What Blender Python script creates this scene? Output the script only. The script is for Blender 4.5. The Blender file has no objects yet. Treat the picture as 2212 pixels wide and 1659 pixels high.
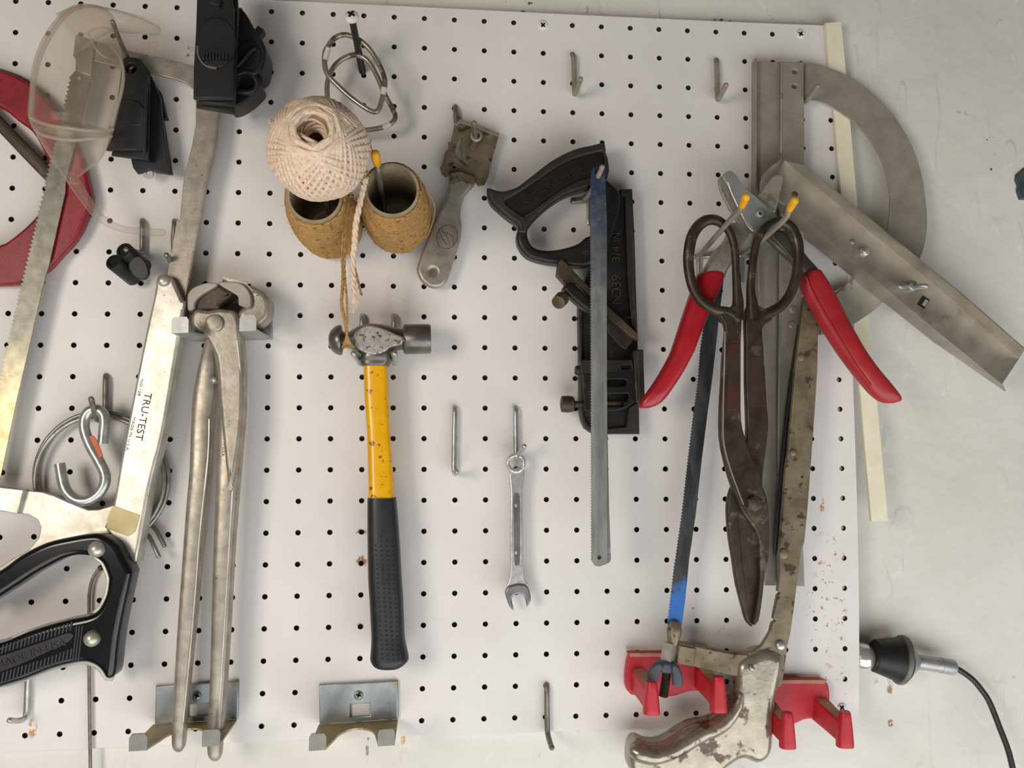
import bpy, bmesh, math, random
from mathutils import Vector, Matrix
random.seed(7)
S = bpy.context.scene
COL = S.collection
W0, H0, F = 2212.0, 1659.0, 1850.0
ZB = 1.5                                   # height of the board's origin hole above the floor
# ---------------------------------------------------------------- camera (solved from the 1-inch hole grid)
RC = [[0.99619351, 0.00197157, -0.08714705],
      [0.00321023, 0.99823622, 0.05928028],
      [0.08711022, -0.05933439, 0.99443011]]          # rows: right, down, forward in board axes (x right, y down, z into wall)
CB = (-0.01432662, 0.02202284, -0.71081951)
def b2w(x, y, z): return Vector((x, z, ZB - y))
cam = bpy.data.objects.new('camera', bpy.data.cameras.new('camera')); COL.objects.link(cam)
r_, d_, f_ = [b2w(*v) - Vector((0, 0, ZB)) for v in RC]
m = Matrix.Identity(4)
for i in range(3):
    m[i][0] = r_[i]; m[i][1] = -d_[i]; m[i][2] = -f_[i]; m[i][3] = b2w(*CB)[i]
cam.matrix_world = m
cam.data.sensor_width = 36; cam.data.lens = F / W0 * 36; cam.data.clip_start = 0.02
S.camera = cam
# ---------------------------------------------------------------- light and exposure
S.view_settings.view_transform = 'Standard'; S.view_settings.look = 'None'
S.view_settings.exposure = 0.0; S.view_settings.gamma = 1.0; S.view_settings.use_curve_mapping = False
wd = bpy.data.worlds.new('garage_air'); S.world = wd; wd.use_nodes = True
bg = wd.node_tree.nodes['Background']; bg.inputs[0].default_value = (1.0, 0.93, 0.84, 1); bg.inputs[1].default_value = 0.06
def area(name, loc, target, sx, sy, power, col):
    l = bpy.data.lights.new(name, 'AREA'); l.shape = 'RECTANGLE'; l.size = sx; l.size_y = sy; l.energy = power; l.color = col
    o = bpy.data.objects.new(name, l); COL.objects.link(o); o.location = loc
    o.rotation_euler = (Vector(target) - Vector(loc)).to_track_quat('-Z', 'Y').to_euler()
    return o
area('window_light', (-0.68, -1.0, 1.54), (0.14, 0, 1.42), 0.34, 0.40, 5.6, (1.0, 0.90, 0.79))
area('low_fill_light', (0.45, -0.92, 0.56), (0.25, 0, 1.25), 2.4, 1.1, 22.5, (0.98, 0.99, 1.0))  # broad low fill added to brighten the lower board

# ---------------------------------------------------------------- geometry helpers
def P(px, py, d=0.0):
    """point d millimetres in front of the board's face that the photograph shows at this pixel"""
    v = ((px - W0 / 2) / F, (py - H0 / 2) / F, 1.0)
    r = [sum(RC[i][k] * v[i] for i in range(3)) for k in range(3)]
    t = (-d / 1000.0 - CB[2]) / r[2]
    return b2w(CB[0] + r[0] * t, CB[1] + r[1] * t, -d / 1000.0)
def Q(px, py, d):
    p = P(px, py, 0); return Vector((p.x, p.y - d / 1000.0, p.z))
def mmpx(d): return (710.8 - d) / F * 1.0035
def K(ox, oy, pts, w=600.0):
    s = w / 2212.0
    return [(ox + p[0] * s, oy + p[1] * s) + tuple(p[2:]) for p in pts]
def sm(pts, n=4, closed=True):
    """Catmull-Rom through the points; a point whose third entry is 'c' stays a corner"""
    N = len(pts); out = []
    for i in range(N if closed else N - 1):
        p1, p2 = pts[i], pts[(i + 1) % N]
        p0 = pts[(i - 1) % N] if (closed or i > 0) else p1
        p3 = pts[(i + 2) % N] if (closed or i + 2 < N) else p2
        if p1[-1] == 'c': p0 = p1
        if p2[-1] == 'c': p3 = p2
        L = min(len([c for c in q if c != 'c']) for q in (p0, p1, p2, p3))
        for k in range(n):
            t = k / n
            out.append(tuple(0.5 * (2 * p1[a] + (p2[a] - p0[a]) * t + (2 * p0[a] - 5 * p1[a] + 4 * p2[a] - p3[a]) * t * t
                             + (3 * p1[a] - p0[a] - 3 * p2[a] + p3[a]) * t ** 3) for a in range(L)))
    if not closed: out.append(tuple(c for c in pts[-1] if c != 'c'))
    return out
def ell(cx, cy, rx, ry, n=24, a0=0, a1=360):
    full = abs(a1 - a0) >= 360
    return [(cx + rx * math.cos(math.radians(a0 + (a1 - a0) * k / (n if full else n - 1))),
             cy + ry * math.sin(math.radians(a0 + (a1 - a0) * k / (n if full else n - 1)))) for k in range(n)]
def rot(pts, cx, cy, deg):
    c, s = math.cos(math.radians(deg)), math.sin(math.radians(deg))
    return [(cx + (x - cx) * c - (y - cy) * s, cy + (x - cx) * s + (y - cy) * c) for x, y in pts]

ROOT = {}
def finish(me, name, mat, parent, smooth=35):
    """link world-space mesh as one object, as a child (vertices relative to the root) or on its own"""
    if parent is None:
        loc = sum((v.co for v in me.vertices), Vector()) / max(1, len(me.vertices))
    else: loc = ROOT[parent.name]
    me.transform(Matrix.Translation(-loc))
    me.materials.clear(); me.materials.append(mat)
    if smooth:
        for p in me.polygons: p.use_smooth = True
        if smooth < 180: me.set_sharp_from_angle(angle=math.radians(smooth))
    o = bpy.data.objects.new(name, me); COL.objects.link(o)
    if parent is None: o.location = loc
    else: o.parent = parent
    ROOT[o.name] = loc
    return o
def thing(name, label, cat, px, py, d, group=None):
    o = bpy.data.objects.new(name, None); COL.objects.link(o); o.empty_display_size = 0.02
    o.location = P(px, py, d); ROOT[o.name] = o.location.copy()
    return tag(o, label, cat, group)
def tag(o, label, cat, group=None):
    o['label'] = label; o['category'] = cat
    if group: o['group'] = group
    return o
def plate(name, pts, d, t, mat, parent=None, holes=(), bev=0.4, res=2, smooth=35):
    """traced outline as a solid slab: front face d mm off the board, t mm thick, rounded edge"""
    bev = min(bev, t * 0.49)
    cu = bpy.data.curves.new(name, 'CURVE'); cu.dimensions = '2D'; cu.fill_mode = 'BOTH'
    cu.extrude = (t / 2 - bev) / 1000; cu.bevel_depth = bev / 1000; cu.bevel_resolution = res; cu.offset = -bev / 1000
    for loop in [pts] + list(holes):
        sp = cu.splines.new('POLY'); sp.points.add(len(loop) - 1); sp.use_cyclic_u = True
        for k, q in enumerate(loop):
            w = P(q[0], q[1], d); sp.points[k].co = (w.x, w.z, 0, 1)
    tmp = bpy.data.objects.new('tmp', cu)
    me = bpy.data.meshes.new_from_object(tmp)
    bpy.data.objects.remove(tmp); bpy.data.curves.remove(cu)
    yc = -(d - t / 2) / 1000
    for v in me.vertices: v.co = Vector((v.co.x, yc - v.co.z, v.co.y))
    return finish(me, name, mat, parent, smooth)
def mesh(name, V, Fc, mat, parent=None, smooth=35):
    me = bpy.data.meshes.new(name); me.from_pydata([tuple(v) for v in V], [], Fc); me.update()
    bm = bmesh.new(); bm.from_mesh(me); bmesh.ops.recalc_face_normals(bm, faces=bm.faces); bm.to_mesh(me); bm.free()
    return finish(me, name, mat, parent, smooth)
def sweep(pts, rad, seg=10, closed=False, flat=1.0, V=None, Fc=None):
    """tube through world points; rad in metres (number or list)"""
    V = [] if V is None else V; Fc = [] if Fc is None else Fc
    n = len(pts); b = len(V)
    R = rad if isinstance(rad, (list, tuple)) else [rad] * n
    T = []
    for i in range(n):
        a = pts[i - 1] if (closed or i > 0) else pts[i]
        c = pts[(i + 1) % n] if (closed or i < n - 1) else pts[i]
        t = c - a; T.append(t.normalized() if t.length > 1e-9 else Vector((0, 0, 1)))
    up = Vector((0, -1, 0)) if abs(T[0].y) < 0.9 else Vector((0, 0, 1))
    for i in range(n):
        up = up - T[i] * up.dot(T[i])
        if up.length < 1e-6: up = Vector((1, 0, 0)) - T[i] * T[i].x
        up.normalize(); s = T[i].cross(up)
        for k in range(seg):
            a = 2 * math.pi * k / seg
            V.append(pts[i] + s * (R[i] * math.cos(a)) + up * (R[i] * flat * math.sin(a)))
    for i in range(n if closed else n - 1):
        j = (i + 1) % n
        for k in range(seg):
            l = (k + 1) % seg
            Fc.append((b + i * seg + k, b + i * seg + l, b + j * seg + l, b + j * seg + k))
    if not closed:
        Fc.append(tuple(b + k for k in range(seg))); Fc.append(tuple(b + (n - 1) * seg + k for k in reversed(range(seg))))
    return V, Fc
def tube(name, pts, r, mat, parent=None, n=4, seg=10, closed=False, flat=1.0, rounded=False, caps=True):
    """pts (px,py,d mm[,r mm]); r mm"""
    q = sm(pts, n, closed) if n > 1 else pts
    w = [P(p[0], p[1], p[2]) for p in q]
    rr = [(p[3] if len(p) > 3 else r) / 1000 for p in q]
    if rounded and not closed:
        for e in (0, -1):
            t = (w[e] - w[1 if e == 0 else -2]).normalized(); R = rr[e]
            add = [(w[e] + t * R * math.sin(a) , R * math.cos(a)) for a in (0.5, 1.0, 1.4)]
            if e == 0:
                w = [x[0] for x in reversed(add)] + w; rr = [x[1] for x in reversed(add)] + rr
            else:
                w = w + [x[0] for x in add]; rr = rr + [x[1] for x in add]
    V, Fc = sweep(w, rr, seg, closed, flat)
    if not caps: Fc = Fc[:-2]
    return mesh(name, V, Fc, mat, parent, 50)
def ribbon(name, rows, mat, parent=None, n=3, seg=20, exp=2.6, closed_ends=True, smooth=60):
    """bar whose left and right edges are traced: rows (y, xl, xr, d centre mm, half thickness mm[, y right])"""
    q = sm(rows, n, False); V = []; Fc = []
    for (y, xl, xr, dc, ht, *e) in q:
        a = P(xl, y, dc); b = P(xr, e[0] if e else y, dc); c = (a + b) / 2; u = (b - a) / 2
        for k in range(seg):
            t = 2 * math.pi * k / seg; cs, sn = math.cos(t), math.sin(t)
            x = math.copysign(abs(cs) ** (2 / exp), cs); z = math.copysign(abs(sn) ** (2 / exp), sn)
            V.append(c + u * x + Vector((0, -ht / 1000 * z, 0)))
    for i in range(len(q) - 1):
        for k in range(seg):
            l = (k + 1) % seg
            Fc.append((i * seg + k, i * seg + l, (i + 1) * seg + l, (i + 1) * seg + k))
    Fc.append(tuple(range(seg))); Fc.append(tuple((len(q) - 1) * seg + k for k in reversed(range(seg))))
    return mesh(name, V, Fc, mat, parent, smooth)
def lathe(name, p0, p1, prof, mat, parent=None, seg=28, smooth=40, flat=1.0):
    """profile (t along p0->p1 0..1, radius mm)"""
    ax = (p1 - p0); L = ax.length; ax.normalize()
    u = Vector((0, -1, 0)) if abs(ax.y) < 0.8 else Vector((0, 0, 1))
    u = (u - ax * u.dot(ax)).normalized(); v = ax.cross(u); V = []; Fc = []
    for (t, r) in prof:
        for k in range(seg):
            a = 2 * math.pi * k / seg
            V.append(p0 + ax * (L * t) + u * (r / 1000 * flat * math.cos(a)) + v * (r / 1000 * math.sin(a)))
    n = len(prof)
    for i in range(n - 1):
        for k in range(seg):
            l = (k + 1) % seg; Fc.append((i * seg + k, i * seg + l, (i + 1) * seg + l, (i + 1) * seg + k))
    ring = abs(prof[0][0] - prof[-1][0]) < 1e-9 and abs(prof[0][1] - prof[-1][1]) < 1e-9
    if prof[0][1] > 0 and not ring: Fc.append(tuple(range(seg)))
    if prof[-1][1] > 0 and not ring: Fc.append(tuple((n - 1) * seg + k for k in reversed(range(seg))))
    return mesh(name, V, Fc, mat, parent, smooth)
def knob(name, px, py, d, r_px, h, mat, parent, dome=0.5, seg=24):
    """round head standing on a face: radius in photo pixels, height h mm"""
    r = r_px * mmpx(d); a = P(px, py, d); b = a + Vector((0, -h / 1000, 0))
    prof = [(0, r), (1 - dome, r)] + [(1 - dome + dome * math.sin(x), r * math.cos(x)) for x in (0.3, 0.6, 0.9, 1.2, 1.45, 1.57)]
    return lathe(name, a, b, prof, mat, parent, seg)
def lettering(name, txt, px, py, d, hpx, deg, mat, parent, length=None, depth=0.15, fat=0.0, flip=1):
    cu = bpy.data.curves.new(name, 'FONT'); cu.body = txt; cu.align_x = 'CENTER'; cu.align_y = 'CENTER'
    s = hpx * mmpx(d) / 1000 / 0.70; cu.size = s; cu.extrude = depth / 2000; cu.offset = fat * s; cu.resolution_u = 3
    tmp = bpy.data.objects.new('tmp', cu); me = bpy.data.meshes.new_from_object(tmp)
    bpy.data.objects.remove(tmp); bpy.data.curves.remove(cu)
    xs = [v.co.x for v in me.vertices]; ys = [v.co.y for v in me.vertices]
    ym = (max(ys) + min(ys)) / 2; xm = (max(xs) + min(xs)) / 2
    k = (length * mmpx(d) / 1000) / (max(xs) - min(xs)) if length else 1.0
    c, sn = math.cos(math.radians(deg)), math.sin(math.radians(deg)); o = P(px, py, d)
    for v in me.vertices:
        x, y = (v.co.x - xm) * k, v.co.y - ym
        v.co = o + Vector((x * c - y * sn, -v.co.z - depth / 2000, x * sn + y * c))
    return finish(me, name, mat, parent, 0)
def joined(name, bits, mat, parent=None, smooth=35):
    V = []; Fc = []
    for v, f in bits:
        b = len(V); V += v; Fc += [tuple(b + i for i in q) for q in f]
    return mesh(name, V, Fc, mat, parent, smooth)
def boxv(c, hx, hy, hz, R=None):
    V = [Vector((x * hx, y * hy, z * hz)) for x in (-1, 1) for y in (-1, 1) for z in (-1, 1)]
    if R: V = [R @ v for v in V]
    return [c + v for v in V], [(0, 1, 3, 2), (4, 6, 7, 5), (0, 4, 5, 1), (2, 3, 7, 6), (0, 2, 6, 4), (1, 5, 7, 3)]
def phillips(name, px, py, d, r, mat, parent, deg=0):
    """the dark cross cut into a screw head, arms of r pixels"""
    R = r * mmpx(d) / 1000; c = P(px, py, d)
    bits = [boxv(c, R, 0.0003, R * 0.26, Matrix.Rotation(math.radians(deg + a), 3, 'Y')) for a in (0, 90)]
    return joined(name, bits, mat, parent, 0)

# ---------------------------------------------------------------- materials
def lin(h):
    c = [int(h[i:i + 2], 16) / 255 for i in (0, 2, 4)]
    return tuple(x / 12.92 if x <= 0.04045 else ((x + 0.055) / 1.055) ** 2.4 for x in c) + (1,)
class NT:
    def __init__(s, name, world=False):
        s.m = bpy.data.materials.new(name); s.m.use_nodes = True; s.t = s.m.node_tree; s.b = s.t.nodes['Principled BSDF']
        s.co = s.t.nodes.new('ShaderNodeNewGeometry').outputs['Position'] if world else s.t.nodes.new('ShaderNodeTexCoord').outputs['Object']
    def n(s, typ, **kw):
        o = s.t.nodes.new(typ)
        for k, v in kw.items(): setattr(o, k, v)
        return o
    def link(s, a, b): s.t.links.new(a, b)
    def noise(s, scale, detail=3, rough=0.6, stretch=None, off=0):
        c = s.co
        mp = s.n('ShaderNodeMapping'); s.link(c, mp.inputs[0])
        if stretch: mp.inputs['Scale'].default_value = stretch
        mp.inputs['Location'].default_value = (off, off * 0.7, off * 1.3)
        t = s.n('ShaderNodeTexNoise'); s.link(mp.outputs[0], t.inputs['Vector'])
        t.inputs['Scale'].default_value = scale; t.inputs['Detail'].default_value = detail; t.inputs['Roughness'].default_value = rough
        return t.outputs['Fac']
    def ramp(s, fac, a, b):
        r = s.n('ShaderNodeMapRange'); s.link(fac, r.inputs[0]); r.inputs[1].default_value = a; r.inputs[2].default_value = b
        return r.outputs[0]
    def mix(s, fac, a, b):
        x = s.n('ShaderNodeMix', data_type='RGBA')
        (s.link(fac, x.inputs[0]) if hasattr(fac, 'type') else setattr(x.inputs[0], 'default_value', fac))
        for v, i in ((a, 6), (b, 7)):
            if isinstance(v, tuple): x.inputs[i].default_value = v
            else: s.link(v, x.inputs[i])
        return x.outputs[2]
    def math(s, op, a, b=None):
        x = s.n('ShaderNodeMath', operation=op)
        for v, i in ((a, 0), (b, 1)):
            if v is None: continue
            if hasattr(v, 'type'): s.link(v, x.inputs[i])
            else: x.inputs[i].default_value = v
        return x.outputs[0]
    def bump(s, h, strength, dist=0.001):
        x = s.n('ShaderNodeBump'); x.inputs['Strength'].default_value = strength; x.inputs['Distance'].default_value = dist
        s.link(h, x.inputs['Height']); s.link(x.outputs[0], s.b.inputs['Normal'])
    def xyz(s):
        x = s.n('ShaderNodeSeparateXYZ'); s.link(s.co, x.inputs[0]); return x.outputs
def mat(name, c1, c2=None, metal=0.0, rough=0.5, scale=120, lo=0.35, hi=0.65, c3=None, s3=300, t3=0.62, bump=0.0, bs=400,
        stretch=None, spec=0.5, c4=None, s4=40, t4=0.6):
    t = NT(name); c = lin(c1)
    if c2: c = t.mix(t.ramp(t.noise(scale, 4, 0.6, stretch), lo, hi), lin(c1), lin(c2))
    if c4: c = t.mix(t.ramp(t.noise(s4, 5, 0.65, None, 9.1), t4, t4 + 0.06), c, lin(c4))
    if c3:
        sp = t.ramp(t.noise(s3, 4, 0.6, None, 3.7), t3, t3 + 0.05); c = t.mix(sp, c, lin(c3))
        if metal > 0.3: t.link(t.math('MULTIPLY', t.math('SUBTRACT', 1.0, sp), metal), t.b.inputs['Metallic'])
        else: t.b.inputs['Metallic'].default_value = metal
    else: t.b.inputs['Metallic'].default_value = metal
    if isinstance(c, tuple): t.b.inputs['Base Color'].default_value = c
    else: t.link(c, t.b.inputs['Base Color'])
    if metal > 0.3: t.link(t.math('ADD', t.math('MULTIPLY', t.noise(scale * 1.3, 3), 0.3), rough - 0.15), t.b.inputs['Roughness'])
    else: t.b.inputs['Roughness'].default_value = rough
    t.b.inputs['Specular IOR Level'].default_value = spec
    if bump: t.bump(t.noise(bs, 3, 0.6, stretch), bump)
    return t.m
M = {}
M['nickel'] = mat('nickel plating', 'd0ccc0', 'b4b0a4', 0.6, 0.38, 60, c3='4a4233', s3=220, t3=0.70, bump=0.05)
M['nickel_old'] = mat('tarnished nickel', 'aea698', '938b7f', 0.5, 0.40, 90, c3='3c3022', s3=260, t3=0.68, bump=0.08)
M['saw_steel'] = mat('grey saw steel', 'a8a59a', '7d796e', 0.6, 0.42, 130, c3='4b463c', s3=90, t3=0.66, bump=0.04)
M['zinc'] = mat('zinc plate', 'b4b6b4', 'a0a2a0', 0.55, 0.40, 70, bump=0.03)
M['zinc_stained'] = mat('zinc plate with yellow stain', 'a6acad', '8c9294', 0.6, 0.42, 60, c4='a8946a', s4=28, t4=0.60)
M['bracket_lip'] = mat('yellowed zinc', 'bba47a', 'a48f68', 0.35, 0.45, 60)
M['tab_shade'] = mat('zinc in painted shade', '8d8b84', '7e7c76', 0.35, 0.5, 70)  # zinc again, with the shade on the tabs put into its grey
M['wire'] = mat('steel wire', 'a3a099', '85817a', 0.65, 0.36, 200)
M['wire_bright'] = mat('bright zinc wire', 'c2c2be', 'a4a5a2', 0.65, 0.30, 150)
M['wire_old'] = mat('dull hook wire', '8b8578', '706a5e', 0.5, 0.45, 200)
M['wire_paint'] = mat('paint-dulled hook wire', '9a9485', '8a8474', 0.2, 0.5, 200)
M['galv'] = mat('galvanised sheet', 'a8a194', '979083', 0.3, 0.46, 55, c4='8d877b', s4=30, t4=0.64)
M['galv_dark'] = mat('dark sheet edge', '67625a', '55514a', 0.5, 0.42, 55)
M['galv_light'] = mat('mottled galvanised sheet', 'aca69a', '95907f', 0.3, 0.45, 35, c3='7c776c', s3=45, t3=0.62)
M['rusty'] = mat('rusted nickel', '8c8068', '70634e', 0.5, 0.50, 70, c3='42301f', s3=110, t3=0.58, bump=0.15, bs=260)
M['grip_metal'] = mat('worn nickel casting', 'aca594', '918a7a', 0.6, 0.27, 60, c3='5a4430', s3=48, t3=0.57, bump=0.14, bs=300)
M['snip'] = mat('brown patina steel', '51463b', '3b3128', 0.55, 0.42, 60, c4='6a6357', s4=45, t4=0.58, bump=0.12, bs=300)
M['snip_red'] = mat('worn red paint on brown steel', '4a3a30', '40332a', 0.4, 0.45, 60, c4='5e2f29', s4=25, t4=0.47)
M['cast'] = mat('black japanning', '24211f', '191716', 0.0, 0.42, 80, c4='3a332a', s4=40, t4=0.62, bump=0.15, bs=350, spec=0.4)
M['cast_edge'] = mat('worn cast iron edge', '383330', '292623', 0.2, 0.5, 70, c4='5f523c', s4=35, t4=0.64, bump=0.12, bs=300)
M['iron'] = mat('brown iron', '54473a', '40362c', 0.35, 0.5, 60, c4='6b5b48', s4=40, t4=0.62, bump=0.1)
M['brassy'] = mat('brown screw steel', '77674f', '5d4f3c', 0.5, 0.45, 90, bump=0.1)
M['blk'] = mat('black plastic', '232425', '1b1b1c', 0, 0.45, 80, spec=0.4)
M['blk_gloss'] = mat('glossy black enamel', '17181c', '101114', 0, 0.16, 80, c3='6d6a5c', s3=160, t3=0.74)
M['blk_rub'] = mat('black rubber', '26282a', '1d1f20', 0, 0.42, 60, spec=0.45)
M['blk_dark'] = mat('black dimple', '0b0b0c', None, 0, 0.7)
M['dark'] = mat('black void', '080706', None, 0, 0.9)
M['red'] = mat('red vinyl grip', 'b3202b', 'a11a26', 0, 0.33, 60)
M['red_dust'] = mat('dusty red vinyl', 'b02a30', '9c2028', 0, 0.42, 40, c4='a8503f', s4=30, t4=0.62)
M['red_pl'] = mat('red moulded plastic', 'c62635', 'b8202f', 0, 0.45, 60)
M['red_old'] = mat('dull red painted metal', '94202a', '7c1a24', 0, 0.42, 90, c3='6e1820', s3=300, t3=0.6, bump=0.1, bs=900)
M['olive'] = mat('olive edge', '6b5634', '584628', 0, 0.6, 60)
M['dust'] = mat('beige dust', 'c39a80', 'a97a66', 0, 0.8, 60)
M['yel'] = mat('yellow fibreglass', 'eeb216', 'e3a40f', 0, 0.25, 40, c3='7a4a1a', s3=150, t3=0.60, c4='c08416', s4=60, t4=0.62)
M['yel_tip'] = mat('yellow dip rubber', 'e9ae1e', 'd89c16', 0, 0.45, 60)
M['ham'] = mat('forged steel', '78746f', '605c58', 0.6, 0.33, 80, bump=0.05)
M['ham_b'] = mat('chipped silver paint', 'b9b5ad', 'a09c94', 0.5, 0.42, 120, c3='4a4640', s3=260, t3=0.56, bump=0.1)
M['chrome'] = mat('chrome satin', 'd6d6d4', 'c4c4c3', 0.55, 0.26, 160)
M['chrome_d'] = mat('chrome panel', '918c8e', '7f7a7c', 0.6, 0.28, 100)
M['mirror'] = mat('polished chrome ball', 'e2e1de', None, 0.7, 0.18)
M['blade_g'] = mat('worn blade grey', '8f908b', '6f706b', 0.55, 0.45, 90, stretch=(1, 1, 0.12), c4='a2a39d', s4=70, t4=0.60)
M['jute'] = mat('jute twine', 'bf9863', 'a07a48', 0, 0.95, 500, c3='7d5c34', s3=200, t3=0.60, bump=0.6, bs=1500, spec=0.1)
M['jute_in'] = mat('jute base', 'a8875a', '8c6c42', 0, 0.95, 300, spec=0.1)
M['card'] = mat('cardboard core', 'a3967a', '8f8268', 0, 0.9, 100, spec=0.1)
M['cotton'] = mat('cotton twine', 'ecd6c0', 'd9c0a8', 0, 0.95, 300, bump=0.6, bs=1400, spec=0.1)
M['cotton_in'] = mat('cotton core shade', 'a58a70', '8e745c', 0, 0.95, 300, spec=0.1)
M['tape'] = mat('white tape', 'e0d8cc', 'cfc6b8', 0, 0.6, 100)
M['white_p'] = mat('white painted head', 'e6e3dd', 'd8d4cd', 0, 0.4, 100, c3='8a857c', s3=300, t3=0.66)
M['tan'] = mat('tan paper patch', 'd7c795', 'cbb884', 0, 0.8, 90)
M['orange'] = mat('orange tag', 'd2714a', 'c2603c', 0, 0.6, 90)
M['cream'] = mat('cream painted stick', 'efe9cf', 'e6dfc2', 0, 0.7, 60, c3='a7a088', s3=120, t3=0.72)
M['ink'] = mat('dark stamped line', '4c4637', None, 0.2, 0.6)
M['ink_l'] = mat('grey cast letter', '4b4138', None, 0.3, 0.5)
M['ink_b'] = mat('black cast letter', '35302c', None, 0.3, 0.35)
M['cable'] = mat('black cable', '33302c', '282522', 0, 0.4, 60)
M['greyrub'] = mat('grey rubber rim', '6f6d63', '5d5b52', 0, 0.5, 60)
M['slate'] = mat('slate blue', '4a525a', '3a4148', 0, 0.5, 60)
M['wood'] = mat('raw furring wood', '8a6a44', '70532f', 0, 0.8, 60, stretch=(1, 1, 8))
def clear(name, lo, hi):
    t = NT(name); nd = t.t.nodes
    tr = nd.new('ShaderNodeBsdfTransparent'); tr.inputs[0].default_value = (0.95, 0.93, 0.90, 1)
    t.b.inputs['Base Color'].default_value = lin('c9bfb0'); t.b.inputs['Roughness'].default_value = 0.12
    lw = nd.new('ShaderNodeLayerWeight'); lw.inputs[0].default_value = 0.25
    mx = nd.new('ShaderNodeMixShader')
    f = t.math('ADD', t.math('MULTIPLY', t.ramp(lw.outputs['Facing'], 0.15, 1.0), hi), lo)
    t.link(f, mx.inputs[0]); t.link(tr.outputs[0], mx.inputs[1]); t.link(t.b.outputs[0], mx.inputs[2])
    t.link(mx.outputs[0], nd['Material Output'].inputs[0]); return t.m
M['clear'] = clear('clear plastic', 0.10, 0.8)
M['clear_rim'] = clear('clear plastic rim', 0.30, 0.6)
def two_tone(name, zcut, top, bot, z2, **kw):
    """paint, or a reflection put into the colour, below/above an object-space height with a ragged edge"""
    t = NT(name, True); z = t.xyz()[2]
    rag = t.math('MULTIPLY', t.math('SUBTRACT', t.noise(70, 4, 0.7), 0.5), kw.get('rag', 0.09))
    e = t.ramp(t.math('ADD', z, rag), zcut, z2)
    a = t.mix(t.ramp(t.noise(110, 4, 0.6, kw.get('st')), 0.35, 0.65), lin(bot[0]), lin(bot[1]))
    b = t.mix(t.ramp(t.noise(110, 4, 0.6, kw.get('st'), 4), 0.35, 0.65), lin(top[0]), lin(top[1]))
    t.link(t.mix(e, a, b), t.b.inputs['Base Color'])
    t.b.inputs['Roughness'].default_value = 0.45; t.b.inputs['Metallic'].default_value = kw.get('metal', 0.4)
    return t.m

def stains(t, base, spots):
    """wear marks with their own shape: spots (px,py,rx,ry px, colour, noise scale, threshold)"""
    x, y, z = t.xyz(); c = base
    for (px, py, rx, ry, colr, sc, th) in spots:
        w = P(px, py, 0); k = mmpx(0) / 1000
        dx = t.math('DIVIDE', t.math('SUBTRACT', x, w.x), rx * k); dz = t.math('DIVIDE', t.math('SUBTRACT', z, w.z), ry * k)
        r = t.math('SQRT', t.math('ADD', t.math('MULTIPLY', dx, dx), t.math('MULTIPLY', dz, dz)))
        f = t.math('MULTIPLY', t.ramp(r, 1.0, 0.55), t.ramp(t.noise(sc, 4, 0.65, None, px * 0.013), th, th + 0.04))
        c = t.mix(f, c, lin(colr))
    return c
def board_mat():
    t = NT('white painted hardboard', True)
    c = t.mix(t.ramp(t.noise(9, 4), 0.35, 0.7), lin('e6e2df'), lin('dcd8d4'))
    c = t.mix(t.math('MULTIPLY', t.ramp(t.noise(60, 4, 0.7, None, 5), 0.66, 0.74), 0.35), c, lin('a9a39b'))
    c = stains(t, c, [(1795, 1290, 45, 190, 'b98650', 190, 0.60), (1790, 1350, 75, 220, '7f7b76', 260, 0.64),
                      (1776, 1095, 6, 26, 'b98650', 220, 0.48), (781, 1212, 14, 14, 'a06c40', 300, 0.45), (781, 1150, 14, 10, 'a06c40', 300, 0.5),
                      (70, 1574, 11, 22, 'c48f5a', 220, 0.45), (60, 1565, 40, 40, '9d8a78', 260, 0.64), (778, 1352, 9, 8, 'a06c40', 300, 0.45),
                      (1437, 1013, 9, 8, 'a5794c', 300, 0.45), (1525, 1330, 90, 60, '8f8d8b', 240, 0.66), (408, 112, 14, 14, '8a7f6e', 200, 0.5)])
    t.link(c, t.b.inputs['Base Color']); t.b.inputs['Roughness'].default_value = 0.5
    t.bump(t.noise(160, 4, 0.6, (1, 1, 0.4)), 0.06); return t.m
def wall_mat():
    t = NT('white plaster wall', True)
    c = t.mix(t.ramp(t.noise(6, 4), 0.35, 0.7), lin('dfddd5'), lin('d6d3c9'))
    c = t.mix(t.math('MULTIPLY', t.ramp(t.noise(45, 5, 0.7, None, 2), 0.68, 0.72), 0.5), c, lin('9a938a'))
    c = stains(t, c, [(1955, 1508, 8, 13, 'a8764a', 330, 0.42), (1957, 1583, 9, 10, '8d6f4e', 330, 0.42), (1940, 1495, 26, 20, 'bcb2a2', 120, 0.50),
                      (1600, 25, 130, 30, '6b5038', 140, 0.63), (1180, 10, 120, 26, '6b5038', 140, 0.62), (2160, 330, 30, 80, '5c4a38', 180, 0.64),
                      (870, 1604, 6, 12, 'c49a68', 120, 0.36), (792, 1612, 5, 40, '8e877c', 160, 0.5)])
    t.link(c, t.b.inputs['Base Color']); t.b.inputs['Roughness'].default_value = 0.6
    h = t.math('ADD', t.noise(22, 5, 0.55), t.math('MULTIPLY', t.ramp(t.noise(38, 2, 0.5, (1, 1, 0.35), 8), 0.60, 0.64), 0.25))
    t.bump(h, 0.5, 0.004); return t.m
M['hardboard'] = mat('raw hardboard edge', '4d3a28', '3d2d1e', 0, 0.9, 60)
M['board'] = board_mat(); M['wall'] = wall_mat()
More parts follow.
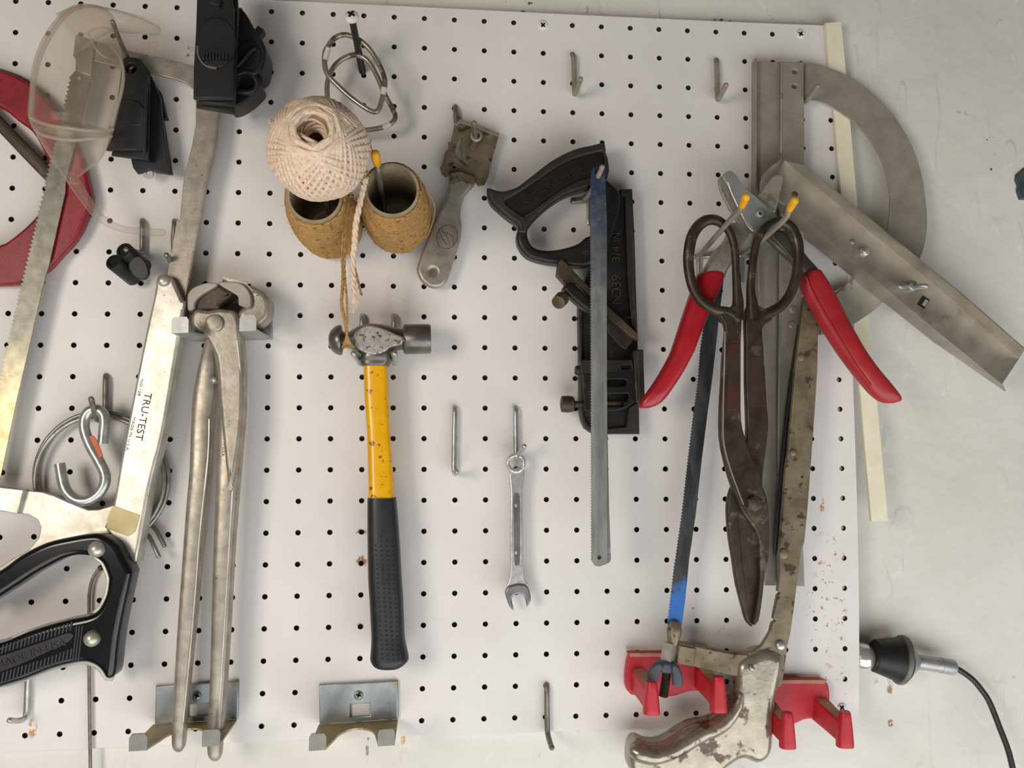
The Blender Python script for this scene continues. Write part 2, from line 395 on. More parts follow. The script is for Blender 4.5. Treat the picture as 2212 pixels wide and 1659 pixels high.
#--STRUCTURE--
# ================================================================ setting
WALL_D = -17.0                              # wall face, millimetres behind the board's face
def struct(o): o['kind'] = 'structure'; return o
def slab(name, x0, x1, y0, y1, z0, z1, mt):
    v, f = boxv(Vector(((x0 + x1) / 2, (y0 + y1) / 2, (z0 + z1) / 2)), (x1 - x0) / 2, (y1 - y0) / 2, (z1 - z0) / 2)
    return struct(mesh(name, v, f, mt, None, 0))
wy = -WALL_D / 1000
def wall_y(x, z):
    '''the old plaster wall is out of true: close behind the board except towards the lower right'''
    u = min(1, max(0, (x - 0.08) / 0.27)); v = min(1, max(0, (1.79 - z) / 0.34))
    return 0.0072 + 0.0175 * u * u * (3 - 2 * u) * v * v * (3 - 2 * v)
xs = [-3, -1] + [-0.6 + 0.05 * k for k in range(29)] + [1.4, 3]; zs = [0, 0.7] + [1.1 + 0.05 * k for k in range(20)] + [2.4, 2.9]
V = [Vector((x, wall_y(x, z), z)) for z in zs for x in xs]; nx = len(xs); nz = len(zs)
Fc = [(j * nx + i, j * nx + i + 1, (j + 1) * nx + i + 1, (j + 1) * nx + i) for j in range(nz - 1) for i in range(nx - 1)]
b0 = len(V); V += [Vector((x, 0.15, z)) for z in (0, 2.9) for x in (-3, 3)]
Fc += [(b0, b0 + 1, b0 + 3, b0 + 2), tuple(range(nx)) + (b0 + 1, b0), tuple((nz - 1) * nx + i for i in range(nx)) + (b0 + 3, b0 + 2), tuple(j * nx for j in range(nz)) + (b0 + 2, b0), tuple(j * nx + nx - 1 for j in range(nz)) + (b0 + 3, b0 + 1)]
struct(mesh('wall_back', V, Fc, M['wall'], None, 60))
slab('floor', -3.0, 3.0, -4.5, 0.0072, -0.1, 0, mat('concrete floor', '8d8a84', '7d7a74', 0, 0.8, 3))
CX = [982.16, 2.58, -0.41, -7.91, -5.56, 924.29, 26.67, -0.19, -5.72, -41.29, -4.55, -5.81, 9.35, 4.64, 3.1]
CY = [881.44, 855.72, 22.68, 4.19, -1.05, 3.02, -35.75, -2.94, -6.64, 3.47, 5.46, 2.03, -2.38, 1.51, -1.92]
def grid(c, r):
    x = y = 0; k = 0; a, b = c / 14, r / 13
    for i in range(5):
        for j in range(5 - i):
            w = a ** i * b ** j; x += CX[k] * w; y += CY[k] * w; k += 1
    return x, y
pegboard = thing('pegboard', 'large white pegboard sheet with rows of round holes screwed to the wall', 'pegboard', 950, 830, 0)
def build_board():
    V = []; Fc = []; RAW = []; th = 0.0045; R = 0.00222
    plug = {(3, -13), (12, -13), (13, 10)}
    cs = list(range(-15, 14)); rs = list(range(-13, 11))
    def add(p): V.append(p); return len(V) - 1
    def edge(c, r): return P(*grid(c, r), 0)
    for c in cs:
        for r in rs:
            c0, c1 = c - 0.5, (c + 0.5 if c < 13 else 13.48)
            r0, r1 = (r - 0.5 if r > -13 else -13.38), (r + 0.5 if r < 10 else 10.46)
            ring = []
            for k in range(16):
                a = -math.pi * 0.75 + 2 * math.pi * k / 16
                x, y = math.cos(a), math.sin(a); mx = max(abs(x), abs(y)); x /= mx; y /= mx
                ring.append(edge(c + x * (c1 - c if x > 0 else c - c0), r + y * (r1 - r if y > 0 else r - r0)))
            o = [add(p) for p in ring]
            h = edge(c, r)
            if (c, r) in plug: Fc.append(tuple(o)); hi = None
            else:
                hi = [add(h + Vector((R * math.cos(-math.pi * 0.75 + 2 * math.pi * k / 16), 0, -R * math.sin(-math.pi * 0.75 + 2 * math.pi * k / 16)))) for k in range(16)]
                bk = [add(V[i] + Vector((0, th, 0))) for i in hi]
            ob = [add(V[i] + Vector((0, th, 0))) for i in o]
            for k in range(16):
                l = (k + 1) % 16
                if hi:
                    Fc.append((o[k], o[l], hi[l], hi[k])); Fc.append((hi[k], hi[l], bk[l], bk[k])); Fc.append((bk[k], bk[l], ob[l], ob[k]))
                    RAW.append(len(Fc) - 2); RAW.append(len(Fc) - 1)
                out = (r == rs[0] and k < 4) or (c == cs[-1] and 4 <= k < 8) or (r == rs[-1] and 8 <= k < 12) or (c == cs[0] and k >= 12)
                if out: Fc.append((o[l], o[k], ob[k], ob[l]))
    me = bpy.data.meshes.new('board_sheet'); me.from_pydata([tuple(v) for v in V], [], Fc); me.update()
    o = finish(me, 'board_sheet', M['board'], pegboard, 0)
    me.materials.append(M['hardboard'])
    for i in RAW: me.polygons[i].material_index = 1
    return o
build_board()
def screw(px, py, deg, mt='board', r=10.5):
    o = knob('screw', px, py, 0.0, r, 1.2, M[mt], pegboard, 0.7)
    phillips('cross_slot', px, py, 1.35, r * 0.55, M['dark'], o, deg)
screw(1173, 54, 45); screw(1730, 73, 30); screw(1819, 1529, 40)
def strip(name, c0, c1, r0, r1, mt=M['wood']):
    a = P(*grid(c0, r0)); b = P(*grid(c1, r1))
    return slab(name, a.x, b.x, 0.0046, 0.0071, b.z, a.z, mt)
strip('trim_1', -14.6, 13.2, 9.55, 10.3); strip('trim_2', -14.6, 13.2, -13.3, -12.6, mat('painted furring wood', 'a59c8e', '8d8372', 0, 0.8, 60))

# ================================================================ peg hooks
def hook(label, pts, r=2.2, mt='wire', name='peg_hook', group='wire peg hooks in the board'):
    o = tube(name, pts, r, M[mt], None, 5, 10, rounded=True)
    return tag(o, label, 'hook', group)
hook('empty peg hook highest above the hand plane handle', [(1236, 119, -4), (1237, 120, 1), (1239, 126, 4), (1240, 160, 4), (1241, 194, 4), (1241.5, 202, 6), (1243, 200, 12), (1254, 171, 31)], mt='wire_paint')
hook('empty peg hook left of the metal protractor top', [(1547, 130, -4), (1548, 131, 1), (1548, 138, 4), (1549, 170, 4), (1550, 207, 4), (1550.5, 214, 6), (1553, 212, 12), (1568, 184, 32)], mt='wire_paint')
hook('straight peg hook between hammer and wrench, ending in a round tip', [(981.5, 881, -4), (982, 882, 1), (982.5, 890, 4.5), (981.5, 950, 4.5), (981, 1010, 4.5), (982, 1022, 6), (984, 1023, 14), (986.5, 1019, 26)], mt='wire_bright')
hook('peg hook that holds the small chrome wrench', [(1113, 881, -4), (1113.5, 882, 1), (1114, 890, 4.5), (1114.5, 940, 4.5), (1115, 980, 4.5), (1115.5, 990, 7), (1118, 987, 12), (1132, 964, 30)], mt='wire_bright')
hook('peg hook at the bottom board edge with bent lower end', [(1181, 1478, -4), (1181, 1480, 1), (1181.5, 1490, 4), (1181.5, 1534, 4), (1182.5, 1575, 4), (1184, 1588, 6), (1187, 1600, 14), (1192, 1615, 28)], mt='wire_old')
hook('peg hook under the black saw handle with tip turned left', [(62, 1424, -4), (62, 1426, 2), (62, 1440, 4.5), (60, 1469, 4.5), (57, 1535, 4.5), (54, 1550, 6), (44, 1556, 10), (33, 1557, 16), (21, 1556, 24)], mt='wire_bright')
hook('peg hook carrying the small black twin tube clip', [(308, 476, -4), (308, 478, 1), (308, 486, 4.5), (307.5, 520, 4.5), (307, 541, 4.5), (305, 547, 7), (296, 545, 15), (272.5, 539.5, 36)], mt='wire')
hook('peg hook half hidden behind the upper saw spine', [(377, 477, -4), (377, 479, 1), (377, 487, 4.5), (375, 520, 4.5), (377, 562, 4.5), (376, 572, 6), (371, 568, 14), (359.5, 551, 30)], mt='wire')
hook('dark peg hook that carries the S hook and the wire ring', [(229, 811, -4), (229, 813, 2), (228.5, 822, 4.5), (228, 850, 4.5), (227, 893, 4.5), (223, 906, 7), (212, 907, 16), (206, 895, 24), (197, 862, 36)], 2.2, 'wire_old')
hook('peg hook tip pointing up in front of the protractor', [(1736, 196, -4), (1736, 198, 2), (1736, 206, 4), (1738, 216, 6), (1742, 219, 12), (1750, 208, 20), (1766, 186, 34)], mt='wire_paint')
hook('peg hook behind the square metal scraper blade', [(984, 230, -4), (984, 232, 1.5), (984.5, 240, 4), (986, 262, 4), (1000, 290, 4), (1022, 304, 5), (1027, 300, 12), (1024, 266, 30)], 2.2, 'wire_old')
hook('pair of peg hook prongs cradling the hammer head', [(782.5, 682, -4), (782.5, 684, 1), (782.5, 692, 4.5), (781, 740, 4.5), (779, 782, 5), (775, 779, 18), (764, 764, 44)], 2.4, 'wire_bright')
hook('right hand hook prong under the hammer poll', [(850.5, 682, -4), (850.5, 684, 1), (851.5, 692, 4.5), (852, 740, 4.5), (852.5, 782, 5), (852, 779, 18), (852, 764, 44)], 2.4, 'wire_bright')
# double-armed peg hook of the blades
t = thing('double_peg_hook', 'wire peg hook holding the two hacksaw blades in front of the plane', 'hook', 1265, 440, 3, 'double wire hooks')
tube('cross_wire', [(1237, 436, 3), (1256, 434, 3.5), (1300, 427, 3.5)], 2.1, M['wire'], t, 3, 10, rounded=True)
tube('stem', [(1270.5, 434, 3.4), (1270.5, 460, 3.4), (1271, 484, 3.4)], 1.5, M['wire_bright'], t, 2, 10, rounded=True)
tube('prong', [(1262, 430, 4), (1270, 424, 12), (1283, 402, 38), (1289, 388, 50), (1301, 361, 62)], 2.1, M['wire_paint'], t, 4, 10, rounded=True)
# yellow-tipped double hook behind the snips
t = thing('double_peg_hook', 'wide double wire hook with yellow dipped tips holding the tin snips', 'hook', 1560, 552, 3, 'double wire hooks')
tube('cross_wire', [(1500, 554, 3.2), (1560, 552, 3.2), (1618, 552, 3.2)], 2.0, M['wire_bright'], t, 2, 10, rounded=True)
tube('stem', [(1509, 560, 2.5), (1509, 580, 2.5), (1509, 602, 2.5)], 2.0, M['wire_bright'], t, 2, 10, rounded=True)
tube('stem', [(1603, 556, 2.5), (1603, 580, 2.5), (1602, 610, 2.5)], 2.0, M['wire_bright'], t, 2, 10, rounded=True)
tube('prong', [(1511, 552, 4), (1540, 518, 36), (1580, 472, 80), (1596, 456, 94), (1602, 445, 100)], 2.2, M['wire_paint'], t, 5, 10)
tube('prong', [(1603, 551, 4), (1640, 523, 40), (1682, 486, 84), (1699, 468, 97), (1705, 452, 103)], 2.2, M['wire_paint'], t, 5, 10)
tube('tip_cap', [(1603, 445, 100.5, 2.6), (1607, 436, 104, 2.9), (1611, 426, 109, 3.2)], 2.9, M['yel_tip'], t, 3, 12, rounded=True)
tube('tip_cap', [(1706, 452, 103.5, 2.6), (1710, 444, 106, 3.0), (1716, 434, 110, 3.2)], 2.9, M['yel_tip'], t, 3, 12, rounded=True)
# long rod from the board to below the frame
hook('long thin steel rod hanging from a hole beside the black handle', [(216, 1226, -4), (215, 1229, 3), (207, 1238, 4), (199, 1254, 4), (193.5, 1279, 4), (192.3, 1317, 4), (192.6, 1453, 4), (194.5, 1600, 4), (196, 1700, 5)], 1.3, 'wire_old', 'steel_rod', None)

# ================================================================ three tool brackets
def bracket(label, tl, tr, br, bl, L=52, stained=True, tabcol='tab_shade'):
    t = thing('tool_bracket', label, 'bracket', (bl[0] + br[0]) / 2, (bl[1] + br[1]) / 2, 2, 'zinc tool brackets')
    def uv(u, v): return (tl[0] * (1 - u) * (1 - v) + tr[0] * u * (1 - v) + br[0] * u * v + bl[0] * (1 - u) * v,
                          tl[1] * (1 - u) * (1 - v) + tr[1] * u * (1 - v) + br[1] * u * v + bl[1] * (1 - u) * v)
    hole = [uv(.39, .54), uv(.64, .54), uv(.64, .86), uv(.39, .86)]
    plate('back_plate', [uv(0, 0), uv(1, 0), uv(1, 1), uv(0, 1)], 3.2, 3.0, M['zinc_stained'], t, [hole], 1.0)
    s = knob('screw', *uv(.50, .32), 3.2, 9.5, 1.2, M['wire'], t, 0.6); phillips('cross_slot', *uv(.50, .32), 4.6, 5.5, M['dark'], s, 20)
    a = Q(*bl, 3.2); b = Q(*br, 3.2); u = b - a; fw = Vector((0, -1, 0)); up = Vector((0, 0, 1))
    prof = [(0, 0), (1, 0), (1, 1), (.80, 1)] + [(.80 - .03 - .52 * (1 - math.cos(x)) / 2, .25 + .60 * abs(math.cos(x)) ** 1.3 if 0 else 1 - .72 * math.sin(x) ** 0.7) for x in [math.pi * k / 12 for k in range(1, 12)]] + [(.20, 1), (0, 1)]
    a = a + up * 0.0012; V = []; n = len(prof)
    for zz in (0, -0.0016):
        for (x, y) in prof: V.append(a + u * x + fw * (y * L / 1000) + up * zz)
    Fc = [tuple(range(n)), tuple(range(2 * n - 1, n - 1, -1))] + [(k, (k + 1) % n, n + (k + 1) % n, n + k) for k in range(n)]
    mesh('lip', V, Fc, M['bracket_lip'] if stained else M['zinc'], t, 0)
    for x0 in (0.0, 0.80):
        q = [(x0, 0), (x0, .8), (x0 + .025, 1), (x0 + .175, 1), (x0 + .20, .8), (x0 + .20, 0)]
        V = []
        for dd in (L, L + 1.8):
            for (x, h) in q: V.append(a + u * x + fw * (dd / 1000) + up * (0.012 * h - 0.0016))
        n = len(q); Fc = [tuple(range(n)), tuple(range(2 * n - 1, n - 1, -1))] + [(k, (k + 1) % n, n + (k + 1) % n, n + k) for k in range(n)]
        mesh('front_tab', V, Fc, M[tabcol], t, 0)
    return t
bracket('zinc tool bracket alone at the bottom below the hammer grip', (689, 1480), (860, 1470), (860, 1554), (690, 1565))
bracket('zinc tool bracket behind the ends of the long nipper handles', (336, 1482), (516, 1471), (514, 1554), (334, 1565))
bracket('zinc tool bracket clasping the jaws of the long nippers', (420, 654), (589, 652), (587, 733), (420, 738), 56, False, 'zinc')

# ================================================================ large hacksaw on the left
t = thing('hacksaw', 'large nickel plated hacksaw with black closed handle hanging at the left', 'saw', 380, 560, 20)
spine = [(163, 74), (200, 86), (244, 102), (277, 110), (325, 119), (380, 132), (430, 146), (470, 165), (472, 241), (461, 325), (443, 400), (423, 514), (407, 603), (396, 652), (372, 652), (352, 625), (361, 590), (374, 519), (382, 472), (388, 478), (395, 400), (404, 356), (407, 350), (407, 342), (415, 312), (423, 266), (423, 233), (421, 195), (400, 178), (380, 171), (323, 157), (244, 142), (200, 131), (160, 125)]
plate('spine', spine, 20, 3.0, M['nickel_old'], t, (), 0.5)
plate('spine_edge', [(470, 241), (474, 241), (463, 325), (445, 400), (425, 514), (409, 603), (399, 648), (395, 648), (407, 600), (421, 514), (441, 400), (459, 325)], 21.0, 5.0, M['nickel_old'], t, (), 0.4)
plate('front_post', [(163, 76), (205, 86), (200, 134), (196, 165), (162, 152), (163, 125), (157, 120)], 22, 9, M['nickel_old'], t, (), 0.8)
chan = [(336, 609, 'c'), (340, 598), (350, 591), (364, 594), (372, 602, 'c'), (393, 648, 'c'), (403, 652, 'c'), (399, 671, 'c'), (391, 725), (377, 800), (353, 936), (330, 1030), (317, 1098), (296, 1215, 'c'), (279, 1215, 'c'), (262, 1195), (244, 1166), (225, 1139, 'c'), (243, 1093), (255, 1025), (277, 908), (298, 800), (316, 712), (334, 630)]
plate('channel', sm(chan, 3), 30, 16, M['nickel'], t, (), 2.2, 3)
tube('channel_crease', [(392, 668, 29.9), (370, 800, 29.9), (346, 936, 29.9), (322, 1032, 29.9), (309, 1098, 29.9), (289, 1212, 29.9)], 0.5, M['nickel_old'], t, 4, 6)
knob('rivet', 353.5, 607, 30, 12.5, 4, M['nickel'], t, 0.8)
arm = [(-70, 1040), (0, 1054), (52, 1059), (92, 1063), (117, 1071), (152, 1087), (190, 1102), (214, 1101), (243, 1092), (262, 1120), (280, 1190), (292, 1224), (285, 1250), (268, 1323), (257, 1385), (250, 1453), (240, 1472), (226, 1470), (216, 1455), (205, 1443), (187, 1436), (168, 1436), (136, 1443), (103, 1453), (68, 1467), (27, 1481), (-70, 1500),
       (-70, 1400), (0, 1385), (54, 1363), (103, 1347), (149, 1335), (184, 1328), (201, 1320), (214, 1306), (225, 1282), (229, 1258), (228, 1245), (217, 1218), (201, 1205), (174, 1199), (122, 1211), (68, 1241), (27, 1268), (-70, 1330),
       (-70, 1262), (0, 1224), (27, 1207), (62, 1188), (84, 1161), (88, 1139), (81, 1123), (62, 1112), (35, 1108), (-70, 1090)]
plate('handle_arm', arm, 24, 4, M['nickel'], t, (), 0.6)
plate('sleeve', [(-70, 1036), (0, 1052), (52, 1058), (37, 1110), (0, 1104), (-70, 1092)], 29, 8, M['nickel'], t, (), 0.8)
hand = [(-70, 1268), (0, 1231), (41, 1201), (95, 1174), (149, 1161), (203, 1153), (230, 1161), (252, 1177), (268, 1207), (282, 1234), (281, 1250), (265, 1323), (254, 1385), (247, 1450), (238, 1467), (226, 1466), (218, 1453), (206, 1441), (187, 1433), (168, 1433), (136, 1439), (103, 1449), (68, 1463), (27, 1477), (-70, 1496),
        (-70, 1408), (0, 1390), (54, 1368), (103, 1352), (149, 1340), (184, 1333), (203, 1325), (216, 1310), (227, 1285), (231, 1258), (230, 1246), (219, 1219), (202, 1206), (174, 1200), (149, 1203), (122, 1213), (68, 1243), (27, 1270), (-70, 1326)]
hd = plate('handle', sm(hand, 3), 44, 22, M['blk_gloss'], t, (), 4.2, 5, 70)
plate('grip_panel', sm([(-60, 1436), (0, 1417), (54, 1399), (103, 1382), (140, 1369), (155, 1368), (157, 1376), (140, 1392), (103, 1408), (54, 1431), (0, 1452), (-60, 1472)], 3), 44.7, 1.5, M['blk_rub'], hd, (), 0.5)
bits = []
for k in range(27):
    x = -60 + k * 8.2
    for (yc, hh) in ((1404 - 0.335 * x, 9.5), (1465 - 0.335 * x - max(0, x - 110) * 0.05, 11)):
        bits.append(sweep([P(x + 2, yc - hh, 44.1), P(x - 2, yc + hh, 44.1)], 0.0008, 5))
for x in (163, 169, 175):
    bits.append(sweep([P(x + 3, 1352, 44.2), P(x - 6, 1428, 44.2)], 0.0007, 5))
V = []; Fc = []
joined('grip_ridges', bits, M['blk_rub'], hd)
lettering('lettering', 'MADE IN USA', 66, 1412, 45.0, 15, 18.4, M['ink_b'], hd, 142, 0.3)
for (x, y, r) in ((209.5, 1186, 17), (199.5, 1379, 16.5)): knob('rivet', x, y, 44, r, 6, M['nickel'], t, 0.9)
bl = [(165, 150), (199, 163), (178, 252), (142, 390), (141, 416), (108, 563), (91, 625), (68, 728), (50, 805), (35, 868), (4, 1017), (-12, 1085), (-44, 1078)]
le = [(-44, 1078), (-2, 830), (8, 774), (27, 698), (51, 592), (65, 535), (84, 454), (95, 411), (106, 353), (133, 252), (152, 165)]
teeth = []
for i in range(len(le) - 1):
    (x0, y0), (x1, y1) = le[i], le[i + 1]; n = max(1, int(math.hypot(x1 - x0, y1 - y0) / 9))
    for k in range(n):
        u = k / n; teeth.append((x0 + (x1 - x0) * u + 3.5, y0 + (y1 - y0) * u)); u = (k + 0.75) / n; teeth.append((x0 + (x1 - x0) * u - 2.5, y0 + (y1 - y0) * u))
M['bow_blade'] = two_tone('saw blade with painted reflection', 1.5, ('8d8b80', '757369'), ('d6cfae', 'b2a67e'), 1.56, metal=0.8, rag=0.05)  # pale lower end is the blade's bright reflection put into its colour
b = plate('blade', bl + teeth, 18, 1.0, M['bow_blade'], t, (), 0.1, 0)
knob('pin', 172, 168, 18, 5, 1.5, M['nickel_old'], b)
plate('paper_patch', [(243, 1092), (302, 1113), (291, 1149), (277, 1159), (230, 1142), (232, 1120)], 30.6, 0.6, M['tan'], t, (), 0.1)
lettering('lettering', 'TRU-TEST', 310, 900, 30.2, 15, -100.0, M['ink'], t, 100, 0.12)
lettering('lettering', 'NO.128', 303.5, 837, 30.2, 5.5, -100, M['ink'], t, 35, 0.12)
lettering('lettering', 'MADE IN U.S.A.', 282, 938, 30.2, 5.5, -101, M['ink'], t, 72, 0.12)

# ================================================================ red loop-handled tool behind the blade
t = thing('red_loop_tool', 'red loop handle with a steel bar across it, cut off by the left edge', 'tool', 0, 400, 8)
outer = [(-160, 180), (-80, 142), (0, 150), (68, 183), (130, 250), (170, 320), (190, 393), (197, 433), (186, 468), (163, 515), (130, 551), (100, 583), (52, 608), (0, 616), (-80, 610), (-160, 570)]
inner = [(-150, 260), (-60, 215), (0, 231), (35, 258), (68, 283), (90, 320), (103, 353), (112, 392), (105, 430), (81, 462), (54, 490), (22, 516), (0, 528), (-60, 540), (-150, 500)]
plate('loop', sm(outer, 3), 15, 10, M['red_old'], t, [sm(inner, 3)], 2.6, 3, 60)
plate('loop_rim', sm([(x + (3 if x > 0 else 0), y - 2 if y < 400 else y) for x, y in outer], 3), 6.5, 3, M['olive'], t, [sm([(x + 6, y) for x, y in inner], 3)], 0.5)
ribbon('steel_bar', [(225, -60, -22, 10, 3.5), (300, 12, 50, 10, 3.5), (380, 88, 130, 10, 3.5), (430, 142, 178, 9, 3.5), (468, 172, 198, 9, 3)], M['iron'], t, 2, 12, 4)

# ================================================================ clear plastic scoop
t = thing('clear_scoop', 'clear plastic hollow scoop with bent neck and thin tail at upper left', 'scoop', 165, 200, 60)
rows = [(13, 176, 196, 50, 2), (18, 160, 222, 50, 7), (26, 146, 236, 50, 10), (40, 132, 247, 50, 13), (76, 106, 255, 50, 17), (122, 84, 262, 50, 19), (168, 73, 267, 50, 20), (222, 68, 255, 50, 20), (258, 66, 246, 50, 20), (282, 75, 240, 50, 18)]
ribbon('body', rows, M['clear'], t, 4, 32, 2.4, smooth=170)
tube('neck', [(150, 70, 50, 15), (190, 50, 50, 13), (240, 43, 50, 8.5), (285, 53, 50, 7), (320, 61, 50, 5), (345, 69, 50, 2.5)], 6, M['clear'], t, 4, 20, caps=False)
tube('edge_glint', [(176, 15, 52), (156, 22, 52), (133, 42, 52), (108, 78, 52), (87, 122, 52), (75, 168, 52), (70, 222, 52), (68, 256, 52)], 1.6, M['clear_rim'], t, 5, 8)  # whiter tubes added along the outline to draw the plastic's bright rim lines
tube('edge_glint', [(240, 100, 54), (256, 120, 54), (265, 145, 54), (266, 170, 54), (260, 205, 54), (250, 240, 54), (241, 278, 54)], 1.2, M['clear_rim'], t, 5, 8)
tube('edge_glint', [(176, 15, 52), (200, 13, 52), (244, 22, 52), (298, 36, 52), (336, 53, 52), (346, 68, 52)], 0.9, M['clear_rim'], t, 5, 8)
tube('edge_glint', [(200, 90, 60), (192, 72, 60), (205, 62, 60), (232, 62, 58), (256, 69, 56), (285, 75, 54), (315, 70, 52), (340, 64, 52)], 0.8, M['clear_rim'], t, 5, 8)
tube('edge_glint', [(198, 84, 64), (206, 104, 66), (224, 122, 64), (246, 128, 58)], 0.8, M['clear_rim'], t, 5, 8)
plate('neck_end', sm([(322, 92), (336, 90), (338, 96), (328, 117), (320, 119)], 3), 52, 3, M['clear'], t, (), 0.5)
ribbon('funnel', [(286, 79, 238, 50, 17), (300, 84, 236, 50, 16), (342, 110, 214, 50, 12), (363, 124, 190, 50, 8), (384, 140, 167, 50, 4.5), (397, 150, 173, 50, 4)], M['clear'], t, 4, 28, 2.3, smooth=170)
for (y0, y1, r) in ((256, 279, 1.3), (281, 294, 1.3)):
    tube('rim', [(68 if y0 < 270 else 76, y0, 56), (100, y0 + 13, 66), (155, y0 + 22, 70), (205, y1 + 4, 66), (243 if y0 < 270 else 240, y1, 56)], r, M['clear_rim'], t, 5, 10, rounded=True)
tube('tail', [(155, 385, 50, 4.6), (180, 424, 46, 4.0), (208, 462, 40, 3.4), (238, 484, 34, 2.9), (270, 496, 30, 2.6), (300, 499, 27, 2.6), (330, 502, 25, 3.0), (350, 502, 24, 2.8)], 3, M['clear'], t, 4, 14, rounded=True)
hook('thin dark wire prong passing through the black clip and clear scoop', [(285, 176, -3), (285, 172, 4), (283, 150, 14), (279, 133, 24), (268, 108, 40), (256, 80, 56), (243, 47, 74)], 1.7, 'wire_old', 'peg_hook')

# ================================================================ black plastic clips
t = thing('black_clip', 'front one of two black plastic clips hanging under the clear scoop', 'clip', 285, 240, 30, 'black plastic clips')
fp = [(250, 240), (259, 170), (262, 140), (266, 126), (279, 122.5), (297, 125), (309, 135), (316, 148), (319, 165), (313, 240), (311.5, 324), (229, 324)]
hole = ell(283, 147, 11, 11, 16)
plate('front_plate', fp, 34, 4, M['blk'], t, [hole], 0.8)
plate('back_plate', [(x + 7, y + 10) for x, y in fp[:8]] + [(322, 160), (322, 240), (321, 346), (240, 333 + 2)], 28, 4, M['blk'], t, [ell(285, 150, 11, 11, 16)], 0.8)
plate('side_rib', [(312, 160), (318, 160), (316, 250), (314, 332), (308, 332)], 35.5, 3, M['blk'], t, (), 0.6)
plate('raised_disc', rot(sm(ell(285, 243, 34, 26, 14), 2), 285, 243, 35), 35.0, 1.6, M['blk'], t, (), 0.7)
t = thing('black_clip', 'rear black plastic clip, tilted and lower, with a washer at its end', 'clip', 325, 280, 15, 'black plastic clips')
plate('front_plate', [(276, 150), (300, 140), (325, 162), (336, 186), (346, 210), (350, 257), (366, 376), (320, 366), (296, 374), (287, 362), (283, 346), (276, 250)], 20, 5, M['blk'], t, [ell(290, 165, 9, 9, 14)], 0.8)
plate('back_plate', [(300, 160), (335, 184), (348, 201), (357, 240), (362, 257), (352, 257), (371, 376), (334, 371), (300, 300)], 13, 5, M['blk'], t, (), 0.8)
plate('washer', ell(319, 375, 12, 10, 18), 16, 2, M['zinc'], t, [ell(320, 373, 4, 4, 10)], 0.4)
t = thing('black_clip', 'tall black plastic clip at the top edge in front of the saw spine', 'clip', 460, 120, 64, 'black plastic clips')
plate('front_plate', [(427, -60), (496, -60), (501, 4), (504, 12), (505, 100), (503, 212), (417, 212), (418, 149), (422.6, 69), (425, 0)], 70, 5, M['blk'], t, (), 0.9)
plate('middle_plate', [(428, -50), (510, -50), (514, 30), (511, 120), (506, 228), (424, 220), (424, 120)], 62, 5, M['blk'], t, (), 0.8)
plate('back_plate', [(430, -50), (508, -50), (512, 60), (508, 150), (505, 244), (424, 231), (424, 120)], 54, 5, M['blk'], t, (), 0.8)
plate('raised_disc', sm(ell(467, 92, 42, 54, 20), 2), 71.2, 1.6, M['blk'], t, (), 0.7)
tube('disc_edge_highlight', [(427, 100, 71.5), (428, 118, 71.5), (437, 135, 71.5), (450, 144, 71.5), (468, 148, 71.5)], 0.8, M['greyrub'], t, 5, 6)  # grey arc puts the highlight on the disc's edge into colour
plate('nub', rot([(452, -4), (476, -4), (476, 10), (452, 10)], 464, 3, 20), 73.5, 4, M['blk'], t, (), 0.8)
bits = [boxv(P(440 + k * 7, 122, 72.3), 0.0008, 0.0006, 0.003) for k in range(8)]
joined('ribs', bits, M['blk_rub'], t, 0)
t = thing('black_reel', 'round black plastic reel with a square nub behind the tall clip', 'reel', 530, 110, 10)
plate('rim', sm([(490, 20), (512, 13), (530, 27), (548, 58), (566, 84), (574, 108), (572, 134), (566, 151), (549, 162), (530, 158), (505, 165), (480, 150), (470, 100), (475, 50)], 3), 48, 30, M['blk'], t, (), 2, 3)
plate('inner_face', sm(ell(538, 118, 26, 30, 14), 2), 49.2, 2, M['blk_dark'], t, (), 0.8)
tube('spoke', [(506, 146, 49.5), (520, 136, 50), (540, 112, 50), (552, 104, 49.5)], 2.0, M['blk_rub'], t, 3, 8)
plate('square_nub', rot([(550, 57), (566, 57), (566, 75), (550, 75)], 558, 66, 35), 44, 10, M['blk'], t, (), 0.8)
plate('lower_lobe', sm([(500, 150), (534, 153), (554, 165), (563, 180), (558, 192), (536, 213), (508, 229), (490, 226), (485, 180)], 3), 40, 24, M['blk'], t, (), 1.5, 3)
tube('hook_ring', [(510, 190, 42), (514, 168, 43), (530, 157, 44), (547, 165, 44), (556, 180, 43), (550, 194, 42), (532, 199, 42), (512, 196, 42)], 2.6, M['blk_rub'], t, 5, 10)
tube('lug', [(556, 186, 42), (561, 178, 42), (562, 171, 42)], 2.3, M['blk'], t, 3, 10, rounded=True)

# ================================================================ twin tube clip
t = thing('twin_tube_clip', 'small black plastic clip with two round holes on a peg hook', 'clip', 272, 565, 22)
for (x0, y0, x1, y1) in ((244.5, 565, 290, 602), (267, 540, 312, 578)):
    a = P(x0, y0, 35); b = P(x1, y1, 9); R = 17.5 * mmpx(30)
    lathe('tube', a, b, [(0.10, R * 0.66), (0, R * 0.66), (0, R * 0.92), (0.03, R), (0.97, R), (1, R * 0.9)], M['blk'], t, 24)
    lathe('bore', a + (b - a) * 0.04, a + (b - a) * 0.10, [(0, R * 0.7), (1, R * 0.7)], M['blk_dark'], t, 20)
plate('web', [(240, 560), (264, 538), (290, 560), (268, 588)], 27, 14, M['blk'], t, (), 1.2)
plate('tongue', sm([(276, 572), (286, 556), (300, 552), (313, 562), (321, 580), (321, 592), (312, 603), (298, 602), (284, 592)], 3), 31, 4, M['blk_rub'], t, (), 1.2, 3)

